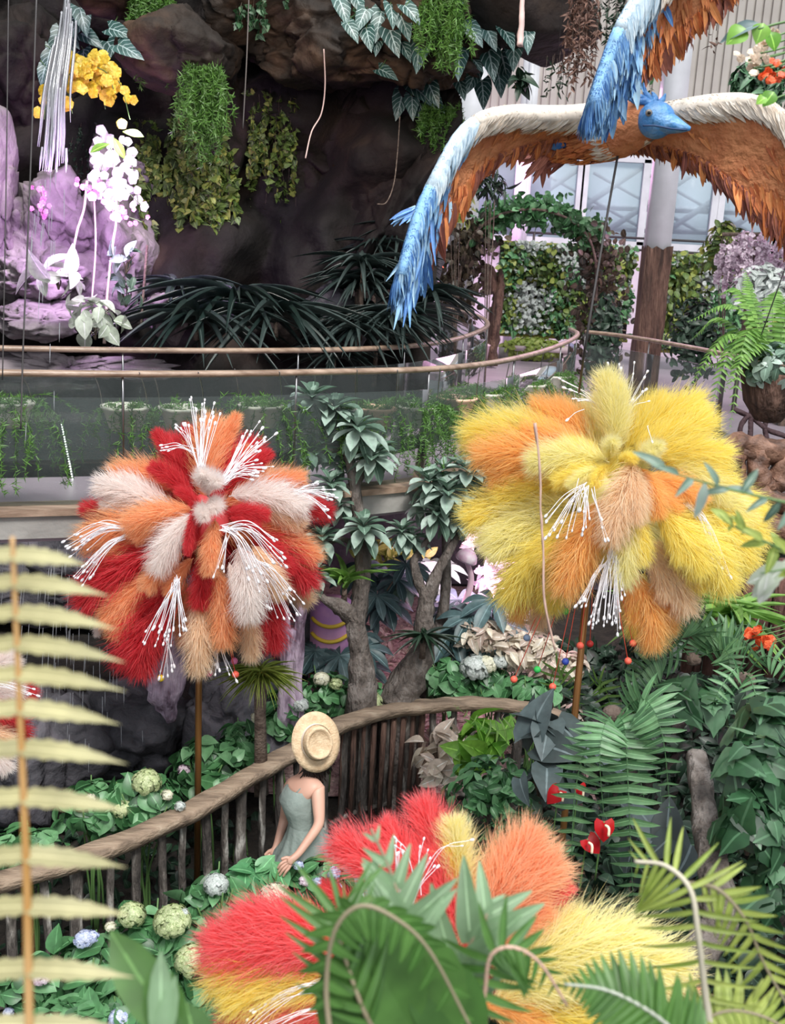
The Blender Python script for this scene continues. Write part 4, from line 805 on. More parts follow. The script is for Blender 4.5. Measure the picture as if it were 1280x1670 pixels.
# ------------------------------------------------------------ walkway: pots, glowing strip in place of a reflection
def oy(px):
    best = min(OC, key=lambda p: abs(((CR.transposed() @ (Vector(p) - CAML)).x / -(CR.transposed() @ (Vector(p) - CAML)).z) * F + 640 - px)); return Vector(best)
POT = [(-.0, 0), (.105, 0), (.12, .02), (.155, .13), (.175, .16), (.185, .175), (.175, .185), (.150, .18), (.135, .15), (0, .145)]
for i, (px, py, full, lab) in enumerate([(15, 655, 1, 'cream scalloped pot with a long trailing fern, first from the left behind the glass'), (204, 662, .35, 'cream scalloped pot with sparse fern, left of the two above the red pom-pom'), (297, 664, .45, 'cream scalloped pot with sparse fern, right of the two above the red pom-pom'), (425, 660, .9, 'greenish cream pot with a trailing fern, just left of the tall rosette tree'),
      (548, 665, .5, 'pot with light fern behind the top of the tall rosette tree'), (612, 664, .7, 'peach pot with fern just right of the tall rosette tree'), (680, 662, 1.3, 'pot hidden in a very full trailing fern, right of the tall tree'), (745, 648, .5, 'cream scalloped pot with peach sides behind the glass, left of the yellow pom-pom'),
      (792, 640, 1.2, 'pot with full green fern where the walkway starts to curve away'), (862, 626, .8, 'cream pot on the curving walkway, beside the yellow pom-pom'), (905, 612, .7, 'last cream pot of the row, where the handrail turns')]):
    q = oy(px); dv = Vector((q.x, q.y - 2, 0)).normalized() * .25
    p = PY(px, py, q.y + .26); root = thing('flower_pot', lab, 'flower pot', p, 'pots hanging behind the walkway glass'); mb = MB()
    lathe(mb, [(a, b - .18) for a, b in POT], p, 32, wav=(.035, 10)); obj('pot', mb, POTO if i in (5, 7) else POTM, root)
    mb = MB()
    for a in (-.17, .17): tube(mb, ctm([(p.x + a, p.y, p.z - .01), (p.x + a, p.y - .08, (p.z + 1.1) / 2), (p.x + a, q.y, 1.12)], 5), .004, 4)
    obj('hook', mb, STEEL, root)
    mb = MB()
    for k in range(int(44 * full) + 8):
        a = RG.uniform(0, 2 * PI); dr = (math.cos(a), math.sin(a) , RG.uniform(.2, 1.2)); L = RG.uniform(.4, .85) * (.45 + .6 * full)
        strand(mb, A(p) + A((math.cos(a) * .08, math.sin(a) * .08, 0)), L, .05, NEEDLE, per=130, sway=.1, asp=.13, dirn=dr, stem=.002, spread=1.2, hang=.1)
    obj('fern', mb, LM['moss'], root)
REFL = plain('white_reflection_glow', (1, 1, 1), .5, 0, (1, 1, .93), 6)  # glow of the dots that imitate a bright reflection in the glass
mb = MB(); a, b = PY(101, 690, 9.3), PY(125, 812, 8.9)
root = thing('strip_reflection', 'slanting row of glowing white dots standing for a bright reflection in the walkway glass', 'reflection', b)
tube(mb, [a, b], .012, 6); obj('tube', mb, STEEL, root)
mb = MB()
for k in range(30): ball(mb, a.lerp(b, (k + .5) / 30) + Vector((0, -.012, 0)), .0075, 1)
obj('glow_dots', mb, REFL, root)

# ------------------------------------------------------------ deck: arch, green wall, stump and other things
root = thing('vine_arch', 'arched trellis wrapped in green vine, between the bird wing and the green wall', 'arch', PZ(760, 600, 0))
ap = [(745, 610), (745, 520), (750, 450), (765, 395), (800, 358), (850, 342), (905, 348), (950, 375), (970, 420), (972, 500), (968, 600)]
YA = 19.0
for off in (0, .45):
    mb = MB(); c = ctm([PY(x, y, YA + off) for x, y in ap], 8); tube(mb, c, .025, 6); obj('arch_tube', mb, TWIG, root)
mb = MB()
for i in range(0, len(c), 3): tube(mb, [c[i] - A((0, .45, 0)), c[i]], .015, 5)
obj('rungs', mb, TWIG, root)
mb = MB(); m2_ = MB()
for i in range(2600):
    k = RG.integers(0, len(c)); p = c[k] + A((RG.normal() * .13, RG.uniform(-.5, .05), RG.normal() * .12)); u = k / len(c)
    low = u < .36 or u > .74; s = RG.uniform(.09, .16)
    (m2_ if low else mb).scatter(OVATE3, [(frame(RG.normal(size=3) + A((0, 0, -.7)), RG.normal(size=3) + A((0, -1, .6)), s * .8, s), p + (RG.normal(size=3) * A((.16, .1, .1)) if low else 0))])
obj('vine_top', mb, LM['hyd'], root); obj('vine_legs', m2_, leafmat('dark_bronze_vine', (.03, .03, .02), (.11, .08, .05)), root)
def green_wall(px0, px1, ytop, ybot, Y, lab, n):
    a, b = PY(px0, ytop, Y), PY(px1, ytop, Y); zb = max(0, PY(px0, ybot, Y).z); zt = a.z
    root = thing('green_wall', lab, 'green wall', ((a.x + b.x) / 2, Y, zb))
    mb = MB(); box(mb, ((a.x + b.x) / 2, Y + .25, (zb + zt) / 2), (b.x - a.x, .1, zt - zb)); obj('backing_panel', mb, plain('dark_backing', (.03, .03, .025), .9), root)
    mb = MB(); k = int((zt - zb) / .35)
    for i in range(k + 1): box(mb, ((a.x + b.x) / 2, Y + .1, zb + .03 + i * (zt - zb - .06) / k), (b.x - a.x, .2, .06))
    obj('planter_trays', mb, plain('olive_tray', (.30, .30, .06), .7), root)
    for nm, mm, nn, tp, sz in (('foliage', LM['ivyy'], n, OVATE3, .13), ('white_flowers', HGREY, int(n * .75), FLO5, .11), ('green_leaves', LM['hyd'], n // 2, IVY, .13)):
        mb = MB(); M = []
        for i in range(nn):
            x, z = RG.uniform(a.x, b.x), RG.uniform(zb + .1, zt)
            g = noise.noise(Vector((x * 1.4, z * 1.4, len(nm))))
            if RG.random() > .45 + g * 1.3: continue
            s = sz * RG.uniform(.6, 1.3); M.append((frame(RG.normal(size=3) + A((0, -.3, -.8)), (RG.normal() * .5, -1, .6), s * .8, s), (x, Y + RG.uniform(-.2, .1) - .12 * g, z)))
        mb.scatter(tp, M); obj(nm, mb, mm, root)
green_wall(818, 1040, 392, 548, 22.0, 'tall green wall of small leaves and white flowers, left of the brown pillar', 4200)
green_wall(1078, 1330, 412, 575, 21.0, 'green wall of leaves and pale flowers, right of the brown pillar', 4200)
mb = MB(); a = PY(872, 520, 21.5)
root = plant('hedge_planter', 'low yellow-green hedge strip on the deck, below the green wall', 'hedge', (a.x, 21.5, 0))
mass(mb, (a.x, 21.4, .25), (.62, .25, .22), 500, OVATE3, .13, hemi=(0, -1, .5)); obj('leaves', mb, LM['lime'], root)
mb = MB(); box(mb, (a.x, 21.5, .12), (1.3, .4, .24)); obj('trough', mb, CONC, root)
# metal railing behind the green wall top
mb = MB()
for z in (2.25, 2.5): tube(mb, [(2.6, 24.5, z), (12, 24.5, z)], .03, 6)
for x in range(10): tube(mb, [(2.8 + x, 24.5, 0), (2.8 + x, 24.5, 2.5)], .03, 6)
obj('metal_railing', mb, ROPE, None, 'thin dark metal railing above the green wall, below the windows', 'railing')
# driftwood figure
b = PZ(815, 600, 0); s = b.y / F
mb = MB(); prof = [(800, 596, 26), (802, 560, 27), (808, 520, 25), (812, 490, 23), (815, 465, 20), (816, 448, 12), (816, 438, 5)]
tube(mb, ctm([PY(x, y, b.y) for x, y, r in prof], 6), [r * s * .62 for x, y, r in prof], 14, flat=.6, wob=.55)
tube(mb, ctm([PY(801, 480, b.y), PY(797, 450, b.y), PY(788, 437, b.y), PY(778, 445, b.y)], 5), [.16, .15, .10, .03], 10, wob=.4)
obj('driftwood_stump', mb, BARKP, None, 'upright driftwood stump with a hooked top, standing between arch and handrail', 'stump')
mb = MB(); b = PZ(773, 612, 0); lathe(mb, [(0, 0), (.17, 0), (.23, .5), (.25, .52), (.21, .54), (.0, .45)], b, 20)
obj('tall_planter', mb, mat('pink_planter', (.62, .45, .50), .6), None, 'tall pinkish planter seen through the glass, left of the driftwood stump', 'planter')
b = PZ(880, 588, 0); mb = MB(); box(mb, b + Vector((0, 0, .25)), (1.1, .7, .1)); 
for sx in (-1, 1):
    for sy in (-1, 1): box(mb, b + Vector((sx * .45, sy * .28, .1)), (.08, .08, .2))
obj('low_bench', mb, mat('pink_bench', (.62, .5, .52), .5), None, 'low flat bench on the deck between the two handrails', 'bench')
for px, lab in ((718, 'left of the two small red lamps on the pink wall'), (740, 'right of the two small red lamps on the pink wall')):
    p = PY(px, 433, 23.5); r = thing('lantern', lab, 'lamp', p); mb = MB(); ball(mb, p, .10, 2); obj('shade', mb, plain('red_glow', (.8, .1, .06), .5, 0, (1, .2, .12), 1.5), r)
    mb = MB(); tube(mb, [p + Vector((0, 0, .12)), p + Vector((0, 4, .2))], .02, 5); obj('bracket', mb, STEEL, r)
p = PY(803, 435, 27.3); mb = MB(); box(mb, p, (.26, .08, .64)); obj('red_sign', mb, plain('red_panel', (.6, .03, .08), .5), None, 'small upright red panel on the far pink wall, beside the arch', 'sign')
p = PY(755, 430, 19.5); leafy('climbing_vine', 742, 330, 17, 34, 45, 240, OVATE3, .16, 'lime', 'yellow-green climbing leaves beside the wing, above the arch', 'vine', base=PZ(742, 620, 0))
leafy('climbing_vine', 800, 300, 16.5, 30, 20, 60, LANCE, .22, 'dark', 'dark feathery leaves under the bird wing', 'vine', asp=.2, base=PZ(790, 640, 0))

# wisteria, topiary and hanging basket on the right
def weeping(px, py, wpx, hpx, d, m, lab, n, size, name='weeping_flowers', tpl=FLO4):
    b = P(px, py, d); root = plant(name, lab, 'plant', b); s = d / F; mb = MB(); sm = MB()
    for i in range(n):
        a = RG.uniform(-1, 1); o = b + Vector((a * wpx * s * .5, RG.uniform(-.3, .3), -abs(a) ** 2 * hpx * s * .25 + RG.uniform(-.1, .1)))
        strand(mb, o, hpx * s * RG.uniform(.5, 1), size, tpl, per=36, sway=.04, asp=.9, smb=sm, spread=1)
    obj('blossom', mb, m, root); obj('stems', sm, TWIG, root)
    mb = MB(); tube(mb, [b + Vector((-wpx * s * .5, 0, 0)), b + Vector((wpx * s * .5, 0, .05))], .03, 6); tube(mb, [b, Vector((b.x, b.y, 0))], .035, 6); obj('branch', mb, TWIG, root)
weeping(1232, 385, 108, 90, 15, leafmat('lilac_petal', (.60, .45, .56), (.85, .74, .82)), 'weeping pale lilac blossom in front of the right windows', 60, .09)
leafy('topiary', 1178, 408, 15.5, 30, 46, 420, OVATE3, .13, 'ivyy', 'olive yellow shrub head left of the weeping lilac blossom', 'shrub', base=PZ(1178, 620, 0))
leafy('broadleaf_shrub', 1245, 480, 14.2, 55, 50, 420, OVATE3, .13, HGREY, 'pale variegated shrub on the deck behind the hanging fern basket', 'shrub', base=PZ(1245, 660, 0))
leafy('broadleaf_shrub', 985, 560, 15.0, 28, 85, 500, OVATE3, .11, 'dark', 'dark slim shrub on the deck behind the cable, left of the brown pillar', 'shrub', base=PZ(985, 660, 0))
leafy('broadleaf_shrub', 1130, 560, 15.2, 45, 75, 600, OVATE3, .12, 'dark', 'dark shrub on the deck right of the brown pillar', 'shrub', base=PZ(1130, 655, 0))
b = P(1262, 610, 8.2); root = thing('hanging_basket', 'hanging basket with long arching fern fronds at the right edge', 'hanging basket', b)
mb = MB(); lathe(mb, [(0, -.38), (.10, -.36), (.20, -.22), (.25, 0), (.23, .02), (0, -.02)], b, 20); obj('basket', mb, BARKP, root)
mb = MB(); 
for a in (-.2, .2): tube(mb, [b + Vector((a, 0, 0)), b + Vector((0, 0, .9)), b + Vector((0, 0, 6))], .005, 4)
obj('chain', mb, ROPE, root); mb = MB()
for (x, y, x2, y2, dd) in [(1200, 500, 1120, 525, 0), (1190, 545, 1118, 640, -.1), (1200, 560, 1150, 690, -.2), (1210, 480, 1170, 480, .1), (1230, 500, 1215, 440, .1), (1200, 590, 1130, 600, 0), (1230, 560, 1180, 640, -.3), (1290, 500, 1340, 560, 0), (1300, 480, 1330, 440, .2), (1220, 540, 1190, 700, -.3), (1260, 500, 1270, 470, .3), (1180, 520, 1125, 555, .2)]:
    frond(mb, [b, P(x, y, 8.2 + dd), P(x2, y2, 8.2 + dd * 1.5)], .12, 26, .26, droop=.25)
obj('fronds', mb, LM['fernl'], root)
mb = MB(); mass(mb, b + Vector((0, 0, .05)), (.3, .3, .2), 260, OVATE3, .09, hemi=(0, -.3, 1)); obj('filler_leaves', mb, LM['rose'], root)
# twisted branch rail and carved burl
b = PZ(1240, 722, 0); mb = MB(); dB = 10.4
for pts in ([(1222, 722), (1226, 660), (1230, 640)], [(1195, 668), (1225, 680), (1250, 700), (1290, 715)], [(1250, 722), (1248, 690), (1262, 655), (1290, 650)], [(1204, 715), (1210, 690), (1222, 676)], [(1190, 716), (1300, 728)]):
    tube(mb, ctm([P(x, y, dB) for x, y in pts], 6), .025, 7, wob=.4)
obj('branch_railing', mb, mat('dark_branch', (.06, .03, .035), .8, 9, .4), None, 'twisted dark branch railing at the right edge of the deck', 'railing')
root = thing('carved_burl', 'reddish brown carved driftwood burl with holes, right of the yellow pom-pom', 'driftwood', P(1240, 860, 7.6))
BURL = mat('burl_wood', [(.3, (.05, .025, .018)), (.5, (.17, .085, .055)), (.7, (.34, .19, .13))], .6, 3.5, .5, 8, 2.5)
mb = MB()
for pts, r in (([(1180, 742), (1200, 730), (1240, 733), (1300, 742)], .09), ([(1190, 740), (1182, 790), (1200, 840), (1240, 862), (1300, 858)], .10), ([(1240, 735), (1236, 765), (1250, 792), (1268, 790), (1275, 760), (1290, 745)], .075), ([(1200, 835), (1230, 812), (1262, 815), (1300, 830)], .08), ([(1215, 735), (1205, 760), (1212, 800), (1232, 815)], .05), ([(1190, 740), (1120, 735), (1040, 740)], .06)):
    tube(mb, ctm([P(x, y, 7.6) for x, y in pts], 7), r, 10, wob=.6)
rock(mb, P(1275, 850, 7.8), (.3, .2, .16), 5, .3, 3, 3); obj('burl', mb, BURL, root)
mb = MB(); c = P(1235, 975, 7.2)
for i in range(17):
    x = c.x - .42 + i * .07; tube(mb, [(x, c.y + .03 * math.sin(i * 2), c.z - .55), (x, c.y + .03 * math.sin(i * 2), c.z + .26 + .03 * math.sin(i * 5))], .038, 7, wob=.5)
obj('log_palisade', mb, mat('red_brown_logs', [(.3, (.06, .025, .02)), (.7, (.20, .09, .07))], .8, 8, .6, stretch=(2, 2, .4)), None, 'low wall of upright red-brown logs below the carved burl', 'log wall')
# ------------------------------------------------------------ lower garden: trees
def rtree(segs, heads, d, lab, hs, wscale=1, epi=()):
    g_ = P(*segs[0][0][:2], d); gr = Vector((g_.x, g_.y, groundz(g_.x, g_.y) - .1))
    b = P(*segs[0][0][:2], d); root = thing('rosette_tree', lab, 'tree', b); mb = MB()
    for pts in segs:
        c = ctm([P(p[0], p[1], d + (p[3] if len(p) > 3 else 0)) for p in pts], 7); tube(mb, c, [p[2] * d / F * .42 for p in pts], 12, wob=.3)
    r0 = segs[0][0][2] * d / F * .42; tube(mb, ctm([gr, (gr + g_) / 2, g_ + Vector((0, 0, .06))], 5), [r0 * 1.3, r0 * 1.1, r0 * .98], 12, wob=.3); obj('trunk', mb, TRUNK, root)
    for (x, y, o, k) in heads:
        p = P(x, y, d + o); hd = MB(); M = []
        for ring, (n, u, L) in enumerate(((5, 1.5, .6), (6, .55, .9), (7, -.1, 1.0), (5, -.9, .9))):
            for i in range(n):
                a = (i + ring * .5) / n * 2 * PI + RG.uniform(-.25, .25); s = hs * L * k * RG.uniform(.8, 1.15)
                M.append((frame((math.cos(a), math.sin(a) - .25, u + RG.uniform(-.2, .2)), (0, 0, 1), s * .42, s), A(p) + A((0, 0, .012 * (2 - ring)))))
        hd.scatter(OBOV, M); o_ = obj('leaf_rosette', hd, LM['rose'], root)
    return root
rtree([[(592, 1125, 62), (588, 1070, 46), (580, 1020, 40), (588, 970, 32), (592, 910, 30), (586, 850, 26), (576, 780, 22), (560, 710, 16), (552, 665, 9)],
       [(580, 1010, 40, 0), (555, 990, 34, -.05), (530, 978, 16, -.1), (510, 962, 8, -.1)], [(580, 790, 18), (600, 750, 12), (605, 720, 8)], [(570, 740, 14), (530, 735, 9), (508, 745, 6)], [(590, 900, 16), (560, 880, 10), (530, 890, 7)], [(585, 800, 12), (550, 790, 9), (535, 795, 6)]],
      [(508, 652, -.1, 1.1), (545, 668, -.05, 1.25), (582, 700, -.15, 1.3), (608, 748, -.1, 1.1), (500, 735, 0, 1.0), (535, 725, .1, 1.1), (538, 792, -.1, 1.0), (565, 690, .15, 1.1), (592, 862, -.15, 1.15), (525, 880, -.05, 1.1), (512, 940, -.1, .9), (555, 825, .0, .9), (560, 760, .1, .9), (610, 735, .1, 1)],
      8.7, 'taller crooked tree with grey-green leaf rosettes, between the two big pom-poms', .215)
rtree([[(648, 1150, 84), (665, 1110, 70), (690, 1060, 44), (692, 1010, 36), (698, 975, 32), (715, 930, 20), (740, 885, 16), (758, 840, 12), (765, 800, 8)],
       [(696, 980, 24), (682, 945, 20), (676, 915, 16), (694, 885, 12), (712, 855, 9), (718, 820, 6)]],
      [(700, 788, -.1, 1.15), (722, 770, 0, 1), (760, 770, -.05, 1.2), (730, 805, -.15, 1.1), (712, 838, -.1, 1.1), (775, 800, .05, 1.1), (655, 868, 0, .9), (740, 845, 0, 1), (786, 760, .1, 1), (690, 825, .1, .9), (670, 880, .05, .9)],
      8.9, 'shorter forked tree with grey-green leaf rosettes, left of the yellow pom-pom', .21)
clump(690, 1045, 8.7, 22, .27, 'small dark epiphyte tuft on the trunk of the shorter tree', 'dark', asp=.12, name='epiphyte_tuft')
clump(562, 955, 8.7, 12, .38, 'upright bright green strap plant growing on the taller tree', 'fernl', asp=.16, up=2, name='epiphyte_tuft')
rope('cut_trunk', [(690, 1140, 9.6), (722, 1000, 9.7), (728, 900, 9.7), (726, 840, 9.8)], [.07, .05, .04], TRUNK, 'straight pale trunk standing behind the shorter forked tree', 'trunk', wob=.2)
# large blue-leaved shrubs behind the trees
def umbrella_plant(px, py, d, rx, ry, k, L, lab, m='blue'):
    s = d / F; b = P(px, py + ry, d); root = plant('umbrella_plant', lab, 'shrub', b); mb = MB(); sm = MB()
    for i in range(k):
        p = P(px + RG.uniform(-rx, rx), py + RG.uniform(-ry, ry), d + RG.uniform(-.3, .3)); M = []
        n = 8
        for j in range(n):
            a = j / n * 2 * PI + .3; q = L * RG.uniform(.8, 1.1); M.append((frame((math.cos(a), math.sin(a) * .8 - .1, -.15 + .3 * math.sin(a)), (0, -.4, 1), q * .36, q), A(p)))
        mb.scatter(OBOV, M); tube(sm, ctm([b + Vector((RG.uniform(-.1, .1), 0, 0)), (b + p) / 2 + Vector((RG.uniform(-.1, .1), 0, 0)), p], 4), [.012, .005], 5)
    obj('leaves', mb, LM[m], root); obj('stems', sm, TWIG, root)
umbrella_plant(545, 1055, 9.6, 50, 35, 9, .30, 'blue-grey umbrella-leaved shrub behind the foot of the taller tree')
umbrella_plant(620, 960, 10.0, 45, 45, 9, .28, 'blue-green umbrella-leaved shrub seen between the two trees')
umbrella_plant(770, 1000, 9.8, 50, 50, 12, .33, 'blue-grey umbrella-leaved shrub right of the shorter tree')
umbrella_plant(690, 930, 10.2, 50, 30, 8, .28, 'bright-edged umbrella-leaved shrub behind the fork of the shorter tree', 'rose')
for i, (px, py, lab) in enumerate(((860, 1060, 'cream and pink ground foliage left of the bronze pole of the yellow pom-pom'), (790, 1035, 'cream ground foliage right of the shorter tree'), (720, 1085, 'low pale foliage at the foot of the shorter tree'), (905, 1085, 'cream foliage near the coloured beads'))):
    leafy('ground_foliage', px, py, 9.3 + .2 * i, 48, 26, 190, OVATE, .13, 'cream', lab, 'plant', asp=.45)
leafy('ground_foliage', 850, 985, 10.2, 50, 25, 120, OVATE, .14, 'pale', 'white leafy patch just below the yellow pom-pom, on the left', 'plant', asp=.5)
leafy('ground_foliage', 815, 945, 10.6, 40, 34, 90, LANCE, .22, WPET, 'tangle of white petals and twigs beside the pink mushroom', 'plant', asp=.3)
leafy('ground_foliage', 640, 900, 11, 60, 20, 90, OVATE, .14, 'lime', 'lime-tinted foliage under the walkway edge between the trees', 'plant', asp=.5)
leafy('ground_foliage', 770, 870, 11, 50, 20, 90, OVATE, .14, 'pale', 'pale foliage under the walkway edge, left of the yellow pom-pom', 'plant', asp=.5)
for (px, py, k, lab) in ((760, 912, 1, 'pink mushroom ornament with a domed cap beyond the shorter tree'), (812, 1000, .6, 'smaller pink mushroom ornament half hidden in white foliage')):
    p = P(px, py, 9.8); root = thing('mushroom_ornament', lab, 'ornament', p - Vector((0, 0, .5 * k))); mb = MB()
    lathe(mb, [(0, .10), (.05, .09), (.09, .05), (.105, 0), (.09, -.02), (.03, -.01), (0, -.01)], p, 20, R=np.array(Matrix.Rotation(.35, 3, 'Y')) * k); obj('cap', mb, mat('mushroom_cap', [(.4, (.75, .45, .62)), (.7, (.95, .85, .90))], .4, 12), root)
    mb = MB(); tube(mb, ctm([p, p + Vector((.06, 0, -.2 * k)), p + Vector((.0, 0, -.5 * k))], 5), [.02, .035], 8); obj('stem', mb, mat('mushroom_stem', (.75, .5, .6), .5), root)
# painted column, birch stump, spiky grass
b = P(535, 1125, 9.7); root = thing('painted_column', 'pink and purple round column with yellow rings behind the umbrella-leaved shrub', 'column', b)
mb = MB(); tube(mb, [b + Vector((0, 0, -.3)), b + Vector((0, 0, .4)), b + Vector((0, 0, .85))], [.19, .17, .18], 20, wob=.1); obj('column', mb, mat('purple_pink_paint', [(.35, (.42, .20, .50)), (.65, (.75, .38, .55))], .5, 2.5), root)
for z in (.18, .38, .56, .7):
    mb = MB(); a = np.linspace(-2.6, -.4, 14); tube(mb, np.stack([b.x + .185 * np.cos(a), b.y + .185 * np.sin(a), b.z + z + .03 * np.cos(a * 2)], 1), .018, 6); obj('ring', mb, plain('yellow_paint', (.8, .55, .05), .5), root)
b = P(475, 1125, 8.4); mb = MB()
for dx, r, h in ((-.06, .06, .66), (.05, .05, .72), (.0, .05, .5)): tube(mb, ctm([b + Vector((dx, 0, -.3)), b + Vector((dx * .8, .02, h * .4)), b + Vector((dx * 1.3, 0, h))], 6), [r, r * .9, r * .7], 10, wob=.6)
obj('pale_stump', mb, mat('lilac_birch', [(.35, (.16, .10, .15)), (.5, (.55, .42, .55)), (.8, (.80, .68, .78))], .7, 6, .5, stretch=(2, 2, .5)), None, 'pale lilac split stump below the right side of the red pom-pom', 'stump')
b = P(272, 1128, 8.3); mb = MB(); tube(mb, ctm([b + Vector((.02, 0, -.25)), b, b + Vector((-.02, 0, .45))], 6), [.03, .13, .17], 10, wob=.7)
obj('pale_stump', mb, bpy.data.materials['lilac_birch'], None, 'pointed lilac hanging stump behind the lower red plumes', 'stump')
b = P(425, 1105, 7.5); root = plant('spiky_grass', 'tuft of yellow-green spiky grass under the red pom-pom, on the right', 'grass', b)
mb = MB(); rosette(mb, b, 150, .24, .035, up=.9); obj('blades', mb, LM['lime'], root)
mb = MB(); tube(mb, [b + Vector((0, 0, .02)), b + Vector((0, 0, -.28)), b + Vector((.02, 0, -.9))], [.05, .04, .05], 8, wob=.3); obj('trunk', mb, TWIG, root)

# ------------------------------------------------------------ curved rustic fence
fr = [(-110, 1462), (0, 1437), (150, 1392), (300, 1328), (400, 1270), (480, 1224), (560, 1180), (640, 1158), (700, 1151), (760, 1147), (840, 1152), (900, 1166), (935, 1185)]
fp = [PZ(x, y, -1.55) for x, y in fr]; FC = ctm(fp, 14)
root = thing('rustic_fence', 'curved rustic fence of rough upright poles under a flat wooden top rail', 'fence', (fp[6].x, fp[6].y, GZ))
mb = MB(); n = len(FC); tg = np.gradient(FC, axis=0); V = []
for i in range(n):
    s = nrm((tg[i][1], -tg[i][0], 0)); wv = .004 * math.sin(i * .7); hw = .078 + .006 * math.sin(i * .31)
    for a, z in ((-hw, -.03), (-hw * 1.03, .02), (-hw * .8, .035), (hw * .8, .04), (hw * 1.05, .02), (hw, -.035)): V.append(FC[i] + s * a + A((0, 0, z + wv)))
q = [[i * 6 + k, i * 6 + (k + 1) % 6, i * 6 + 6 + (k + 1) % 6, i * 6 + 6 + k] for i in range(n - 1) for k in range(6)]
mb.add(V, q + [[0, 1, 2, 3], [0, 3, 4, 5], [n * 6 - 6, n * 6 - 3, n * 6 - 4, n * 6 - 5]]); obj('top_rail', mb, RAILT, root)
seg = np.linalg.norm(np.diff(FC, axis=0), axis=1); cum = np.concatenate([[0], np.cumsum(seg)]); x = .03; k = 0
while x < cum[-1] - .05:
    p = A([np.interp(x, cum, FC[:, j]) for j in range(3)]); r = [.028, .024, .034, .026, .042, .025, .03][k % 7]; mb = MB(); lean = RG.normal() * .02
    tube(mb, ctm([(p[0] + lean, p[1], GZ - .1), (p[0] + RG.normal() * .012, p[1] + RG.normal() * .01, -2.1), (p[0], p[1], -1.57)], 7), [r * 1.1, r, r * .9], 9, wob=.45)
    obj('post', mb, FENCE, root); x += RG.uniform(.165, .205) + (.05 if k % 7 == 4 else 0); k += 1
lo = FC.copy(); lo[:, 2] = -2.38; mb = MB(); tube(mb, lo[::2], .022, 7, wob=.3); obj('bottom_rail', mb, FENCE, root)
# boarded panel behind the woman
a, b = A(PZ(560, 1185, -1.55)), A(PZ(690, 1158, -1.55)); mb = MB(); kk = 0
for t in np.linspace(0, 1, 9):
    p = a + (b - a) * t + A((0, .09, 0)); kk += 1; tube(mb, [(p[0], p[1], GZ - .1), (p[0], p[1], -2.0), (p[0], p[1], -1.62)], .045, 8, flat=.5, wob=.4)
obj('board_panel', mb, BARKP, root)

# ------------------------------------------------------------ hydrangeas
def hydrangea(px, py, z, rx, ry, heads, lab, n=170, size=.13, ground=None, m='hyd', dz=.0):
    c = PZ(px, py, z); g = Vector((c.x, c.y, ground if ground is not None else groundz(c.x, c.y))); d = -(CR.transposed() @ (c - CAML)).z; s = d / F
    root = plant('hydrangea', lab, 'hydrangea', g); mb = MB(); mass(mb, c - Vector((0, 0, ry * s * .35)), (rx * s, rx * s * .75, ry * s * 1.15), n, OVATE, size, .74, .35, .9, .5, (0, -.5, .9)); obj('leaves', mb, LM[m], root)
    sm = MB()
    for i in range(7): tube(sm, ctm([g + Vector((RG.uniform(-.08, .08), 0, -.05)), (g + c) / 2 + Vector((RG.uniform(-.2, .2) * rx * s, 0, 0)), c + Vector((RG.uniform(-.8, .8) * rx * s, RG.uniform(-.2, .2), RG.uniform(-.1, .15)))], 4), [.01, .005], 5)
    obj('stems', sm, STALK, root)
    for (hx, hy, r, kind) in heads:
        p = P(hx, hy, d - .12); rr = r * d / F; hm = MB(); M = []
        nf = 170 if r > 13 else 80
        for i in range(nf):
            a = nrm(RG.normal(size=3)); 
            if a[2] < -.5: a[2] *= -1
            q = rr * RG.uniform(.8, 1); fs = rr * .42; M.append((frame(np.cross(a, RG.normal(size=3)), a, fs, fs, fs), A(p) + a * q * A((1, 1, .85))))
        hm.scatter(FLO4, M); ball(hm, p, rr * .72, 2); o = obj('flower_head', hm, {'g': HGREEN, 'c': HCREAM, 'b': HBLUE, 'w': HGREY, 'p': HPINK}[kind], root)
        o['label'] = {'g': 'green flower head', 'c': 'cream flower head', 'b': 'blue and white flower head', 'w': 'grey-white flower head', 'p': 'pale pink flower head'}[kind]
        tb = MB(); tube(tb, ctm([p + Vector((0, 0, -rr * .7)), p + Vector((0, .06, -rr * 1.6)), c + Vector((0, 0, -.15))], 4), .005, 5); obj('flower_stalk', tb, STALK, root)
B = -1.55   # bushes behind the fence
hydrangea(45, 1380, B, 60, 34, [], 'flowerless green hydrangea behind the fence at the far left', 150, .11)
hydrangea(150, 1310, B, 55, 42, [(148, 1302, 9, 'c')], 'green hydrangea with one small cream head behind the left fence', 150, .12)
hydrangea(235, 1300, B + .05, 60, 50, [(239, 1276, 25, 'g'), (201, 1320, 18, 'g'), (272, 1297, 11, 'c'), (294, 1315, 10, 'w')], 'hydrangea with a large green head behind the fence, left of the bronze pole', 190, .12)
hydrangea(335, 1235, B, 52, 46, [(300, 1256, 11, 'p')], 'hydrangea with one pale pink head, behind the bronze pole at the fence', 170, .13)
hydrangea(395, 1215, B, 40, 48, [(415, 1244, 6, 'p'), (420, 1170, 12, 'c')], 'shaded hydrangea left of the straw hat', 140, .11)
hydrangea(455, 1160, B, 48, 40, [(490, 1150, 14, 'w')], 'leafy hydrangea above the straw hat', 160, .11)
hydrangea(535, 1125, B, 58, 30, [(524, 1108, 14, 'c'), (548, 1116, 12, 'g')], 'hydrangea with two small cream heads at the foot of the taller tree', 170, .11)
hydrangea(600, 1135, B, 40, 26, [(602, 1146, 24, 'g'), (610, 1170, 12, 'b')], 'hydrangea with a green head hanging over the top rail', 110, .11)
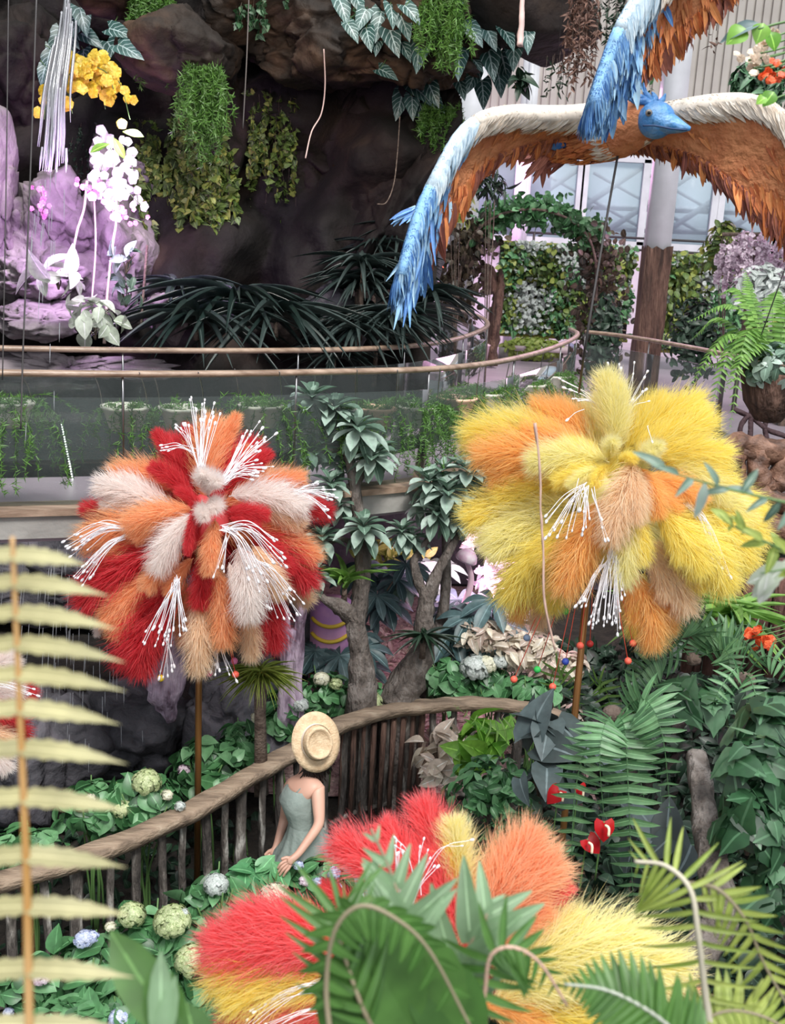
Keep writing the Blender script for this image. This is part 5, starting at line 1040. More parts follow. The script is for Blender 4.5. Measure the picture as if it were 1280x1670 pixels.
hydrangea(735, 1105, B, 44, 34, [(775, 1090, 26, 'w')], 'dense green hydrangea with a pale head right of the shorter tree', 190, .12)
hydrangea(805, 1110, B, 42, 30, [(793, 1085, 18, 'c'), (815, 1080, 14, 'w')], 'cream-headed hydrangea behind the right end of the top rail', 140, .12)
hydrangea(870, 1125, B, 45, 28, [], 'green leafy hydrangea among the coloured beads', 130, .12)
T = -1.62
hydrangea(235, 1525, T, 62, 46, [(215, 1492, 23, 'g'), (180, 1512, 10, 'c')], 'front hydrangea with a rounded green head, left of the big green one', 130, .12)
hydrangea(300, 1530, T, 52, 44, [(281, 1503, 31, 'g'), (300, 1489, 9, 'w')], 'front hydrangea with the largest green head, below the fence', 120, .12)
hydrangea(352, 1465, T, 52, 40, [(352, 1443, 21, 'w')], 'front hydrangea with a blue-grey head close to the fence', 130, .13)
hydrangea(315, 1600, T, 50, 40, [(314, 1567, 30, 'g')], 'front hydrangea with a lime-green head left of the coral plumes', 90, .12)
hydrangea(425, 1430, T, 46, 30, [], 'bright-leaved front hydrangea without flowers, left of the hand of the woman', 100, .13, m='hydl')
hydrangea(450, 1490, T, 52, 38, [(448, 1466, 28, 'c'), (500, 1492, 22, 'c')], 'front hydrangea with two large cream heads above the coral plumes', 120, .12)
hydrangea(520, 1430, T, 50, 36, [(487, 1412, 9, 'b'), (545, 1424, 12, 'b'), (518, 1440, 11, 'b'), (497, 1437, 11, 'p'), (549, 1448, 10, 'b')], 'front hydrangea with several small blue heads, beside the skirt', 120, .11)
hydrangea(140, 1565, T, 62, 46, [(137, 1532, 17, 'b'), (150, 1528, 12, 'b')], 'front hydrangea with a clear blue head behind the pale frond', 130, .12)
hydrangea(60, 1600, T, 62, 50, [(66, 1592, 18, 'p'), (14, 1652, 10, 'b')], 'front hydrangea with a faded pinkish head at the lower left', 140, .12)
hydrangea(195, 1640, T, 75, 46, [(220, 1628, 12, 'w'), (195, 1662, 19, 'b')], 'front hydrangea with a blue head at the bottom edge', 150, .12)
hydrangea(110, 1670, T, 80, 40, [], 'leafy hydrangea without flowers in the bottom left corner', 150, .12)
hydrangea(390, 1660, T, 80, 50, [], 'shaded hydrangea beneath the coral pom-pom', 150, .12)
hydrangea(620, 1520, T, 90, 50, [], 'shaded hydrangea behind the coral pom-pom, right of the woman', 130, .12)

# ------------------------------------------------------------ woman in a straw hat
D = 6.55
hat = P(515, 1210, D); s = D / F
root = thing('person', 'woman in a grey-green sleeveless dress and straw boater hat walking beside the fence', 'person', Vector((hat.x - .03, hat.y + .12, GZ)))
def W(px, py, o=0): return P(px, py, D + o)
SKIN = mat('skin', (.62, .36, .27), .5, 3); HAIR = mat('dark_hair', (.018, .010, .008), .5, 20, stretch=(4, 4, .5))
hd = W(505, 1232, .12)
J = dict(pel=W(500, 1395, .16), wst=W(497, 1342, .12), chest=W(494, 1302, .10), upc=W(498, 1278, .10), neck=W(500, 1262, .10), head0=W(501, 1248, .10), head1=W(506, 1222, .12),
         shL=W(518, 1285, .0), elL=W(521, 1345, -.06), wrL=W(487, 1392, -.14), hnL=W(474, 1404, -.16), shR=W(474, 1281, .24), elR=W(464, 1335, .36), wrR=W(452, 1375, .30), hnR=W(446, 1390, .28))
pel = J['pel']; J['hipL'] = pel + Vector((.07, -.06, -.06)); J['hipR'] = pel + Vector((-.05, .07, -.06))
J['knL'] = Vector((pel.x + .12, pel.y - .03, GZ + .46)); J['knR'] = Vector((pel.x - .14, pel.y + .06, GZ + .47))
J['anL'] = Vector((pel.x + .25, pel.y - .05, GZ + .10)); J['anR'] = Vector((pel.x - .16, pel.y + .06, GZ + .07)); J['toL'] = J['anL'] + Vector((-.16, -.01, -.06)); J['toR'] = J['anR'] + Vector((-.18, 0, -.04))
RAD = dict(pel=.125, wst=.085, chest=.10, upc=.085, neck=.042, head0=.055, head1=.085, shL=.050, elL=.034, wrL=.024, hnL=.020, shR=.05, elR=.034, wrR=.024, hnR=.020, hipL=.085, hipR=.085, knL=.055, knR=.055, anL=.035, anR=.035, toL=.028, toR=.028)
names = list(J); E_ = [('pel', 'wst'), ('wst', 'chest'), ('chest', 'upc'), ('upc', 'neck'), ('neck', 'head0'), ('head0', 'head1'), ('upc', 'shL'), ('shL', 'elL'), ('elL', 'wrL'), ('wrL', 'hnL'), ('upc', 'shR'), ('shR', 'elR'), ('elR', 'wrR'), ('wrR', 'hnR'),
                       ('pel', 'hipL'), ('hipL', 'knL'), ('knL', 'anL'), ('anL', 'toL'), ('pel', 'hipR'), ('hipR', 'knR'), ('knR', 'anR'), ('anR', 'toR')]
fing = []
for h, wn in (('hnL', 'wrL'), ('hnR', 'wrR')):                                # fingers and thumb
    hv = J[h]; dr = (hv - J[wn]).normalized(); sd = dr.cross(Vector((0, -1, .3))).normalized()
    for i, (o, L) in enumerate(((-.024, .055), (-.008, .068), (.008, .064), (.024, .05))):
        a, b, c = hv + dr * .03 + sd * o, hv + dr * (.03 + L * .55) + sd * o * 1.15, hv + dr * (.03 + L) + sd * o * 1.2 + Vector((0, .012, -.022))
        for kx, (pt, rr) in enumerate(((a, .0105), (b, .009), (c, .007))): J[f'{h}{i}{kx}'] = pt; RAD[f'{h}{i}{kx}'] = rr; names.append(f'{h}{i}{kx}')
        E_ += [(h, f'{h}{i}0'), (f'{h}{i}0', f'{h}{i}1'), (f'{h}{i}1', f'{h}{i}2')]
    for kx, (pt, rr) in enumerate(((hv + sd * .032 + dr * .005, .012), (hv + sd * .046 + dr * .04, .009))): J[f'{h}t{kx}'] = pt; RAD[f'{h}t{kx}'] = rr; names.append(f'{h}t{kx}')
    E_ += [(h, f'{h}t0'), (f'{h}t0', f'{h}t1')]
me = bpy.data.meshes.new('body'); me.from_pydata([J[k] - root.location for k in names], [(names.index(a), names.index(b)) for a, b in E_], []); me.materials.append(SKIN)
body = bpy.data.objects.new('body', me); COL.objects.link(body); body.parent = root; WL[body.name] = root.location.copy()
body.modifiers.new('skin', 'SKIN'); sv = me.skin_vertices[0].data if len(me.skin_vertices) else None
if sv is None:
    bm = bmesh.new(); bm.from_mesh(me); bm.verts.layers.skin.verify(); bm.to_mesh(me); bm.free(); sv = me.skin_vertices[0].data
for k, v in zip(names, sv): v.radius = (RAD[k], RAD[k]); v.use_root = (k == 'pel')
sb = body.modifiers.new('subsurf', 'SUBSURF'); sb.levels = 2; sb.render_levels = 2
for p_ in me.polygons: p_.use_smooth = True
body.modifiers['skin'].use_smooth_shade = True
# face, turned to the left and down under the brim
hc = J['head1']; mb = MB(); ball(mb, hc, (.075, .068, .10), 3); ball(mb, hc + Vector((-.078, 0, -.02)), (.016, .010, .016), 2)
for y in (-.028, .028): ball(mb, hc + Vector((-.066, y, .0)), (.008, .012, .006), 2)
ball(mb, hc + Vector((-.070, 0, -.055)), (.008, .020, .006), 2); ball(mb, hc + Vector((.01, -.07, -.01)), (.018, .008, .028), 2); obj('face', mb, SKIN, root)
# hair
mb = MB(); ball(mb, hc + Vector((.02, .0, .0)), (.088, .088, .10), 3)
for i in range(150):
    a = RG.uniform(-1.9, 1.9); p0 = A(hc) + A((.085 * math.cos(a), .09 * math.sin(a), -.01)); L = RG.uniform(.08, .165)
    tube(mb, ctm([p0, p0 + A((.012 * math.cos(a), .014 * math.sin(a), -L * .5)), p0 + A((.03 * math.cos(a) + RG.normal() * .02, .03 * math.sin(a), -L))], 4), [.012, .010, .003], 5)
obj('hair', mb, HAIR, root)
# hat: brim tilted so that we look at its crown
nz = nrm(A(CR @ Vector((.36, .10, 1)))); R = frame(np.cross(nz, (1, 0, .2)), nz, 1, 1); R = np.stack([R[:, 0], R[:, 1], nz], 1)
STRAW = mat('straw', [(.3, (.58, .40, .24)), (.7, (.76, .58, .38))], .6, 30, .25, 3)
hb = A(hat); e = math.sqrt(1); mb = MB()
lathe(mb, [(.075, -.004), (.15, -.006), (.178, -.002), (.180, .002), (.15, .004), (.108, .006)], hb, 48, R=R * A((.85, 1.03, 1))); obj('hat_brim', mb, STRAW, root)
hc2 = hb + nz * .0; mb = MB(); lathe(mb, [(.110, .0), (.106, .04), (.098, .082), (.092, .091), (.082, .090), (.073, .080), (.068, .075), (0, .077)], hc2, 48, R=R * A((.86, 1.0, 1))); obj('hat_crown', mb, STRAW, root)
mb = MB(); lathe(mb, [(.1115, .004), (.1095, .040)], hc2, 48, R=R * A((.86, 1.0, 1))); obj('hat_band', mb, plain('ivory_ribbon', (.85, .76, .68), .6), root)
# dress: bodice and flared pleated skirt following the body
DRESS = mat('grey_green_cloth', [(.3, (.19, .23, .21)), (.7, (.29, .34, .31))], .85, 7, .15)
def loft(rows, seg=56, pleat=0, nm='x'):
    mb = MB(); V = []; q = []
    for i, (c, rx, ry, pl) in enumerate(rows):
        for k in range(seg):
            a = k / seg * 2 * PI; r = 1 + pl * math.sin(a * 11 + math.sin(a * 3) * 1.2) ; V.append((c[0] + rx * r * math.cos(a), c[1] + ry * r * math.sin(a), c[2]))
    for i in range(len(rows) - 1):
        for k in range(seg): q.append([i * seg + k, i * seg + (k + 1) % seg, (i + 1) * seg + (k + 1) % seg, (i + 1) * seg + k])
    return mb.add(V, q)
up, ch, ws, pv = J['upc'], J['chest'], J['wst'], J['pel']
o = obj('bodice', loft([(up + Vector((-.02, 0, -.005)), .085, .115, 0), (up.lerp(ch, .45) + Vector((-.02, 0, 0)), .11, .135, 0), (ch + Vector((-.02, 0, 0)), .128, .14, 0), (ch.lerp(ws, .5) + Vector((-.012, 0, 0)), .112, .125, .004), (ws, .098, .112, .006), (ws.lerp(pv, .25), .105, .12, .01)]), DRESS, root)
o = obj('skirt', loft([(ws + Vector((0, 0, .01)), .10, .115, .008), (ws.lerp(pv, .3), .118, .13, .02), (ws.lerp(pv, .7) + Vector((.01, 0, 0)), .165, .16, .05), (pv + Vector((.02, 0, 0)), .22, .19, .07), (pv + Vector((.06, 0, -.2)), .31, .24, .085), (pv + Vector((.09, 0, -.42)), .38, .30, .09), (pv + Vector((.10, 0, -.62)), .42, .34, .09)]), DRESS, root)
mb = MB()
for a, b in ((up + Vector((-.05, -.085, -.01)), up + Vector((.06, -.09, -.02))), (up + Vector((-.05, .085, -.01)), up + Vector((.06, .09, -.02)))):
    tube(mb, ctm([a + Vector((-.03, 0, -.06)), (a + b) / 2 + Vector((0, 0, .035)), b + Vector((.03, 0, -.08))], 6), .009, 6)
obj('shoulder_strap', mb, DRESS, root)
SHOE = plain('pale_shoe', (.6, .55, .5), .5)
for k_ in ('L', 'R'):
    mb = MB(); p = J['an' + k_] + Vector((-.08, 0, -.045)); ball(mb, p, (.13, .045, .04), 3); obj('shoe', mb, SHOE, root)
# ------------------------------------------------------------ flying birds
BORG = leafmat('orange_feather_coat', (.42, .10, .03), (.80, .30, .10), .7, .1, c3=(.62, .17, .06))
BCRM = leafmat('cream_feather_coat', (.70, .58, .46), (.92, .84, .74), .7, .1)
BBLU = leafmat('blue_wing_tip', (.04, .14, .42), (.22, .45, .75), .6, .1, c3=(.50, .72, .86))
BPBL = leafmat('pale_blue_feather', (.35, .52, .66), (.72, .82, .88), .6, .1)
BRUS = leafmat('rust_trailing_feather', (.20, .06, .05), (.45, .16, .10), .7, .1)
BLUE = mat('blue_painted_head', [(.3, (.03, .14, .42)), (.6, (.08, .28, .60)), (.8, (.30, .50, .75))], .4, 9, .3)
BSK = mat('orange_skin', [(.3, (.45, .13, .05)), (.7, (.72, .30, .13))], .8, 8, .5)
FEA = leaf_t([.5, .9, 1, .85, .55, .1], 4, .1, .12)
def wing(root, lead, trail, d0, d1, tip0, thick=.05, n=26, blue=.62, flip=1, ragged=1.0, plen=1.0):
    """lead / trail: outlines in the frame; the wing is a closed, cambered board covered with overlapping feathers"""
    dl = np.interp(np.linspace(0, 1, n), [0, 1], [d0, d1])
    l2 = ctm([(x, y, 0) for x, y in lead], 12); t2 = ctm([(x, y, 0) for x, y in trail], 12)
    L = [l2[int(k)] for k in np.linspace(0, len(l2) - 1, n)]; T_ = [t2[int(k)] for k in np.linspace(0, len(t2) - 1, n)]
    Lp = np.array([A(P(a[0], a[1], dd - .06)) for a, dd in zip(L, dl)]); Tp = np.array([A(P(b[0], b[1], dd + .14)) for b, dd in zip(T_, dl)])
    mb = MB(); V = []; m = 14
    for i in range(n):
        c = Lp[i]; e = Tp[i]; ch = e - c; tg = nrm(Lp[min(i + 1, n - 1)] - Lp[max(i - 1, 0)]); nn = nrm(np.cross(ch, tg)) * flip; th = thick * (1 - .6 * i / n)
        for k in range(m):
            a = k / m * 2 * PI; u = .5 - .5 * math.cos(a); w_ = th * math.sin(a) * (1 - u * .8) * 1.3; V.append(c + ch * u + nn * (w_ + th * .9 * math.sin(u * PI)))
    q = [[i * m + k, i * m + (k + 1) % m, i * m + m + (k + 1) % m, i * m + m + k] for i in range(n - 1) for k in range(m)]
    mb.add(V, q); obj('wing_board', mb, BSK, root)
    for nm_, mm_, a0, a1 in (('cream_edge', BCRM, 0, blue - .24), ('pale_blue_edge', BPBL, blue - .24, blue), ('blue_edge', BBLU, blue, 1)):
        i0, i1 = int(max(0, a0) * (n - 1)), int(min(1, a1) * (n - 1))
        if i1 - i0 < 2: continue
        mb = MB(); rr = [thick * (1 - .6 * i / n) * 1.0 for i in range(i0, i1 + 1)]; tube(mb, Lp[i0:i1 + 1], rr, 10, wob=.1); M = []
        for i in range(60 * (i1 - i0)):
            x = RG.uniform(i0, i1); k = int(x); p = Lp[k] + (Lp[min(k + 1, n - 1)] - Lp[k]) * (x - k); tg = nrm(Lp[min(k + 1, n - 1)] - Lp[max(k - 1, 0)]); o = RG.normal(size=3); o = nrm(o - tg * np.dot(o, tg)); ch = nrm(Tp[k] - Lp[k])
            s_ = RG.uniform(.04, .075) * (1 + .5 * k / n); M.append((frame(ch * .8 + tg * .9 + o * .25, o, s_ * .3, s_), p + o * rr[min(k - i0, len(rr) - 1)] * .95))
        mb.scatter(FEA, M); obj(nm_, mb, mm_, root)
    sets = {'cream': MB(), 'orange': MB(), 'blue': MB(), 'rust': MB()}; bag = {k: [] for k in sets}
    for i in range(5200):
        s = RG.random(); u = RG.random() ** 1.25; x = s * (n - 1); k = int(x); f = x - k; k2 = min(k + 1, n - 1)
        c = Lp[k] * (1 - f) + Lp[k2] * f; e = Tp[k] * (1 - f) + Tp[k2] * f; ch = e - c; tg = nrm(Lp[k2] - Lp[max(k - 1, 0)]) ; nn = nrm(np.cross(ch, tg)) * flip
        th = thick * (1 - .6 * s); side = 1 if RG.random() < .8 else -1
        up = nn * side; cam_side = np.dot(up, A(CAML) - c)
        p = c + ch * u + nn * th * .9 * math.sin(u * PI) + up * th * .9 * math.sqrt(max(0, u * (1 - u))) * (1 - u * .6)
        chl = np.linalg.norm(ch); dr = nrm(ch) * (1.0 - .55 * s) + tg * (.35 + 1.1 * s) + up * .17 + RG.normal(size=3) * .12
        sz = RG.uniform(.05, .085) * (1 + .9 * s); asp = .3
        bs = blue - .30 * (1 - u) + RG.normal() * .03 + .12 * max(0, u - .5)
        key = 'blue' if s > bs else ('cream' if u < .17 + .10 * RG.random() else ('rust' if u > .93 else 'orange'))
        if key == 'cream': sz *= .6
        bag[key].append((frame(dr, up, sz * asp, sz), p))
    for i in range(int(130 * ragged)):                                            # ragged trailing edge
        s = RG.random(); x = s * (n - 1); k = int(x); k2 = min(k + 1, n - 1); f = x - k; c = Lp[k] * (1 - f) + Lp[k2] * f; e = Tp[k] * (1 - f) + Tp[k2] * f; ch = e - c; tg = nrm(Lp[k2] - Lp[max(k - 1, 0)])
        dr = nrm(ch) * (1 - .3 * s) + tg * (.2 + .9 * s) + RG.normal(size=3) * .15; sz = RG.uniform(.06, .11) * (1 + .8 * s)
        bag['blue' if s > blue + .1 else ('rust' if RG.random() < .6 else 'orange')].append((frame(dr, RG.normal(size=3) * .4 + A((0, -1, 0)), sz * .28, sz), e - nrm(ch) * .03))
    if blue < 1:                                                                  # long primaries at the tip
        e0 = Lp[-1]; tg = nrm(Lp[-1] - Lp[-5])
        for i in range(26):
            o = Lp[int(n * RG.uniform(.72, .97))] * .6 + Tp[int(n * RG.uniform(.72, .97))] * .4; dr = tg + RG.normal(size=3) * .10; sz = RG.uniform(.22, .36) * plen
            bag['blue'].append((frame(dr, RG.normal(size=3) + A((0, -2, 0)), sz * .09, sz), o))
    for k, b_ in bag.items():
        if b_: sets[k].scatter(FEA, b_); obj(k + '_feathers', sets[k], {'cream': BCRM, 'orange': BORG, 'blue': BBLU, 'rust': BRUS}[k], root)
DB = 5.0
root = thing('bird_sculpture', 'orange feathered bird figure with blue head and wings spread, flying before the windows', 'bird', P(985, 215, DB))
mb = MB(); tube(mb, ctm([P(880, 245, DB + .3), P(915, 232, DB + .2), P(965, 222, DB + .08), P(1010, 212, DB), P(1045, 200, DB - .08), P(1070, 196, DB - .12)], 6), [.03, .07, .115, .125, .10, .07], 20, wob=.06); obj('body', mb, BSK, root)
for nm, mm, x0, x1, N_ in (('body_feathers', BORG, 890, 1010, 900), ('breast_feathers', BCRM, 975, 1062, 900)):
    mb = MB(); M = []; ax = ctm([P(890, 240, DB + .25), P(965, 222, DB + .08), P(1010, 212, DB), P(1062, 198, DB - .1)], 10)
    for i in range(N_):
        px = RG.uniform(x0, x1); u = np.clip((px - 890) / 172, 0, .999); k = int(u * (len(ax) - 1)); p = ax[k]; tg = nrm(ax[min(k + 1, len(ax) - 1)] - ax[max(k - 1, 0)])
        o = RG.normal(size=3); o = nrm(o - tg * np.dot(o, tg)); r_ = np.interp(u, [0, .3, .6, 1], [.06, .115, .125, .085]); s_ = RG.uniform(.035, .06); M.append((frame(-tg + o * .15 + RG.normal(size=3) * .1, o, s_ * .35, s_), p + o * r_))
    mb.scatter(FEA, M); obj(nm, mb, mm, root)
mb = MB(); M = []
for i in range(60): s_ = RG.uniform(.08, .16); M.append((frame(A(P(870, 262, DB + .3)) - A(P(915, 240, DB + .2)) + RG.normal(size=3) * .08, (0, -1, .2), s_ * .25, s_), A(P(RG.uniform(885, 925), RG.uniform(240, 262), DB + .2))))
mb.scatter(FEA, M); obj('tail_feathers', mb, BRUS, root)
mb = MB(); tube(mb, ctm([P(925, 232, DB + .1), P(905, 235, DB + .1), P(885, 236, DB + .12)], 4), [.025, .03, .008], 8); obj('tail_stub', mb, BLUE, root)
hc = P(1070, 196, DB - .16); mb = MB(); ball(mb, hc, (.085, .085, .082), 3)
tube(mb, ctm([P(1070, 198, DB - .17), P(1092, 202, DB - .19), P(1110, 207, DB - .21), P(1126, 210, DB - .22)], 6), [.078, .058, .034, .010], 16, flat=.8); obj('head', mb, BLUE, root)
mb = MB(); tube(mb, ctm([P(1048, 205, DB - .25), P(1068, 205, DB - .262), P(1095, 210, DB - .255), P(1120, 212, DB - .235)], 6), .004, 5); obj('beak_line', mb, plain('dark_mouth_line', (.01, .04, .12), .6), root)
mb = MB(); ball(mb, P(1058, 184, DB - .232), .016, 2); e_ = obj('eye', mb, plain('grey_eye', (.30, .26, .22), .2), root)
mb = MB(); ball(mb, P(1058.5, 184, DB - .247), .008, 2); obj('pupil', mb, plain('black_pupil', (.005, .005, .005), .1), e_)
for i, pts in enumerate((((1062, 172), (1050, 166), (1035, 166), (1020, 158)), ((1058, 172), (1045, 160), (1030, 156), (1022, 150)), ((1062, 172), (1058, 160), (1052, 150), (1050, 135)), ((1066, 172), (1068, 162), (1066, 155), (1063, 150)), ((1072, 174), (1078, 166), (1082, 160), (1085, 153)), ((1058, 176), (1040, 172), (1025, 172), (1018, 168)))):
    mb = MB(); tube(mb, ctm([P(x, y, DB - .16 + .01 * i) for x, y in pts], 5), [.022, .014, .004], 8); obj('crest_spike', mb, BLUE, root)
wing(root, [(975, 185), (930, 188), (880, 188), (830, 186), (785, 196), (748, 228), (715, 285), (688, 340), (668, 400), (655, 450)], [(985, 235), (930, 232), (880, 238), (835, 252), (800, 270), (768, 300), (738, 345), (712, 385), (690, 425), (666, 465)], DB, DB - .35, (655, 470), flip=1, blue=.74)
wing(root, [(1010, 190), (1060, 186), (1120, 175), (1180, 166), (1230, 168), (1270, 188), (1310, 240), (1340, 310), (1350, 380)], [(1020, 238), (1060, 244), (1100, 252), (1140, 268), (1180, 296), (1220, 325), (1260, 350), (1300, 390), (1330, 430)], DB, DB - .3, (1350, 400), flip=-1, blue=1.1, ragged=2.2)
mb = MB(); M = []
for i in range(12): s_ = RG.uniform(.09, .13); M.append((frame(A(P(650, 360, 4.75)) - A(P(705, 330, 4.8)) + RG.normal(size=3) * .02, (0, -1, 1), s_ * .22, s_ * 1.1), A(P(RG.uniform(675, 700), 340 + RG.uniform(-4, 4), 4.72))))
mb.scatter(FEA, M); obj('alula_feathers', mb, BBLU, root)
rope('suspension_cable', [(1007, 255, DB), (985, 380, DB), (955, 560, DB), (944, 640, 5.5)], .006, ROPE, 'dark slanting cable running from the bird down to the top of the yellow pom-pom', 'cable')
rope('suspension_cable', [(1024, 168, DB), (1022, 60, DB), (1020, -60, DB)], .004, ROPE, 'thin dark cable holding the bird from above', 'cable')
root = thing('bird_sculpture', 'second bird figure above the frame, only its blue and orange wing showing', 'bird', P(1210, -140, 4.4))
mb = MB(); tube(mb, ctm([P(1330, -190, 4.6), P(1260, -170, 4.5), P(1210, -140, 4.4), P(1160, -130, 4.3), P(1120, -130, 4.25)], 6), [.03, .10, .13, .09, .06], 18); ball(mb, P(1105, -128, 4.22), (.09, .08, .08), 3); tube(mb, ctm([P(1100, -128, 4.2), P(1070, -120, 4.15), P(1040, -112, 4.12)], 4), [.06, .04, .01], 12); obj('body', mb, BSK, root)
wing(root, [(1200, -150), (1150, -80), (1095, -40), (1045, 0), (1015, 45), (995, 90), (978, 135), (968, 170)], [(1240, -80), (1200, -20), (1160, 10), (1120, 45), (1075, 75), (1040, 105), (1010, 140), (980, 176)], 4.4, 4.35, (0, 0), flip=1, blue=.62, ragged=1.2, plen=.45)
wing(root, [(1230, -150), (1290, -210), (1380, -240), (1480, -220)], [(1260, -90), (1320, -120), (1400, -130), (1490, -160)], 4.4, 4.3, (0, 0), flip=-1, blue=1.1, n=20)

# ------------------------------------------------------------ top right: hanging plants
def dry(px, py, w_, h_, d, lab, m='brown', n=14, name='dried_hanging_plant', size=.07, per=60, asp=.3):
    b = P(px, py, d); s = d / F; root = plant(name, lab, 'plant', b); mb = MB(); sm = MB()
    for i in range(n): strand(mb, b + Vector((RG.uniform(-.5, .5) * w_ * s, RG.uniform(-.1, .1), RG.uniform(-.1, .1) * h_ * s)), h_ * s * RG.uniform(.5, 1), size, LANCE, per=per, asp=asp, smb=sm, spread=1.1)
    obj('leaves', mb, LM[m], root); obj('stems', sm, TWIG, root); mb = MB(); tube(mb, [b, b + Vector((0, 0, 5))], .003, 4); obj('hanger', mb, ROPE, root)
dry(955, -20, 44, 165, 9.5, 'dried reddish-brown plant hanging beyond the cave roof, left of the upper bird wing', n=18)
dry(910, 90, 60, 70, 10.5, 'sparse dark hanging shoots at the right end of the cave roof', 'dark', 9, per=22)
dry(1105, 40, 14, 60, 9, 'small dark hanging shoot in front of the white column, left of the pair', 'brown', 3, per=30)
dry(1125, 30, 12, 65, 9, 'small dark hanging shoot in front of the white column, right of the pair', 'brown', 3, per=30)
dry(1168, 50, 10, 50, 9, 'small dark shoot hanging right of the white column', 'brown', 2, per=26)
dry(1040, 85, 44, 70, 8, 'green trailing plant hanging between the two bird wings', 'hyd', 9, 'hanging_plant', .06)
dry(1000, -10, 60, 110, 11, 'dark green trailing plant behind the upper bird wing', 'dark', 12, 'hanging_plant', .07)
leafy('hanging_shrub', 1235, 145, 6.5, 45, 45, 420, LANCE, .09, 'ivy', 'dark green fine-leaved plant at the top right, above the wing of the bird', 'shrub', asp=.35, base=P(1290, 120, 6.5))
leafy('climbing_vine', 845, 135, 9.5, 16, 18, 14, HEART, .16, 'dark', 'dark red-black leaves at the right end of the cave roof', 'vine')
root = plant('broadleaf_branch', 'bright green round leaves reaching in at the top right corner', 'branch', P(1300, 40, 3.2)); mb = MB(); M = []
for (x, y, an, s_) in ((1218, 58, -60, .07), (1245, 48, -20, .06), (1255, 62, 20, .055), (1262, 160, -40, .05), (1250, 168, -60, .035)): a = math.radians(an); M.append((frame(A(CR @ Vector((math.sin(a), -math.cos(a), .2))), (0, -1, .6), s_ * .95, s_), P(x, y - 10, 3.2)))
mb.scatter(OVATE, M); obj('leaves', mb, LM['bright'], root)
mb = MB(); mb.scatter(OVATE, [(frame(A(CR @ Vector((-1, -.25, .1))), (0, -1, .8), .045, .12), P(1240, 40, 3.2))]); obj('pale_leaf', mb, LM['blue'], root)
mb = MB(); tube(mb, ctm([P(1310, 30, 3.2), P(1270, 38, 3.2), P(1235, 48, 3.2)], 5), .004, 5); tube(mb, ctm([P(1310, 150, 3.2), P(1280, 155, 3.2), P(1255, 165, 3.2)], 5), .003, 5); obj('stem', mb, STALK, root)
def blossom(pts, d, m, lab, size, name='flower_branch', tpl=FLO5):
    root = plant(name, lab, 'flower', P(1300, pts[0][1], d)); fm = MB(); M = []; sm = MB()
    for x, y in pts:
        for i in range(5): p = A(P(x + RG.normal() * 6, y + RG.normal() * 6, d + RG.normal() * .03)); n_ = nrm(RG.normal(size=3) + A((0, -1.2, .3))); M.append((frame(np.cross(n_, RG.normal(size=3)), n_, size, size, size), p))
        tube(sm, ctm([P(1305, y - 20, d), P((x + 1305) / 2, y - 8, d), P(x, y, d)], 4), .003, 4)
    fm.scatter(tpl, M); obj('petals', fm, m, root, kind='stuff'); obj('stems', sm, STALK, root)
blossom([(1255, 112), (1270, 102), (1250, 122), (1275, 118), (1262, 125)], 3.4, leafmat('red_orange_petal', (.75, .06, .02), (.95, .18, .05)), 'red-orange blossom hanging at the upper right edge', .026)
blossom([(1220, 98), (1235, 88), (1245, 75), (1228, 112), (1262, 60), (1250, 95)], 3.5, leafmat('peach_petal', (.70, .52, .38), (.90, .76, .60)), 'peach cream blossom beside the red-orange one at the upper right', .028)

# ------------------------------------------------------------ right bank
def mat_cover(name, lab, x0, x1, y0, y1, n, tpl, size, m, asp=.7, cond=None):
    mb = MB(); M = []
    while len(M) < n:
        x, y = RG.uniform(x0, x1), RG.uniform(y0, y1)
        if cond and not cond(x, y): n -= 1; continue
        z = groundz(x, y) + RG.uniform(.0, .16); s_ = size * RG.uniform(.6, 1.3)
        M.append((frame(RG.normal(size=3) + A((-.5, -.6, -.1)), A((-.5, -.2, 1)) + RG.normal(size=3) * .3, s_ * asp, s_), (x, y, z)))
    mb.scatter(tpl, M); return obj(name, mb, LM[m] if isinstance(m, str) else m, None, lab, 'ground cover', kind='stuff')
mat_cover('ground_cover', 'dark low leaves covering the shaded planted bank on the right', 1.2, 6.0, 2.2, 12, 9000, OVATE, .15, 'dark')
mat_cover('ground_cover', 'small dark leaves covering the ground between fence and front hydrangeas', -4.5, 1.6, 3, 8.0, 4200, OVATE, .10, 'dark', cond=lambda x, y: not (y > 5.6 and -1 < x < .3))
mat_cover('leaf_litter', 'cream and pink fallen leaves scattered over the garden beyond the fence', -.6, 2.0, 9.0, 12.5, 1400, LANCE, .13, 'cream', .35)
WAVY3 = None
def fernplant(cx, cy, d, fronds_, lab, m='fern', pl=.075, n=26, name='sword_fern', pw=.26):
    b = P(cx, cy, d); root = plant(name, lab, 'fern', b)
    for f in fronds_:
        pts = [P(x, y, d + o) for x, y, o in f[0]]; mb = MB(); frond(mb, pts, f[1] * d / F, int(f[2] * .62), f[3] if len(f) > 3 else pw, fwd=.02, up=A(CAML) - A(pts[len(pts) // 2]), droop=.05, r=.004); obj('frond', mb, LM[m], root)
    mb = MB(); ball(mb, b, (.05, .05, .04), 2); obj('crown', mb, TWIG, root)
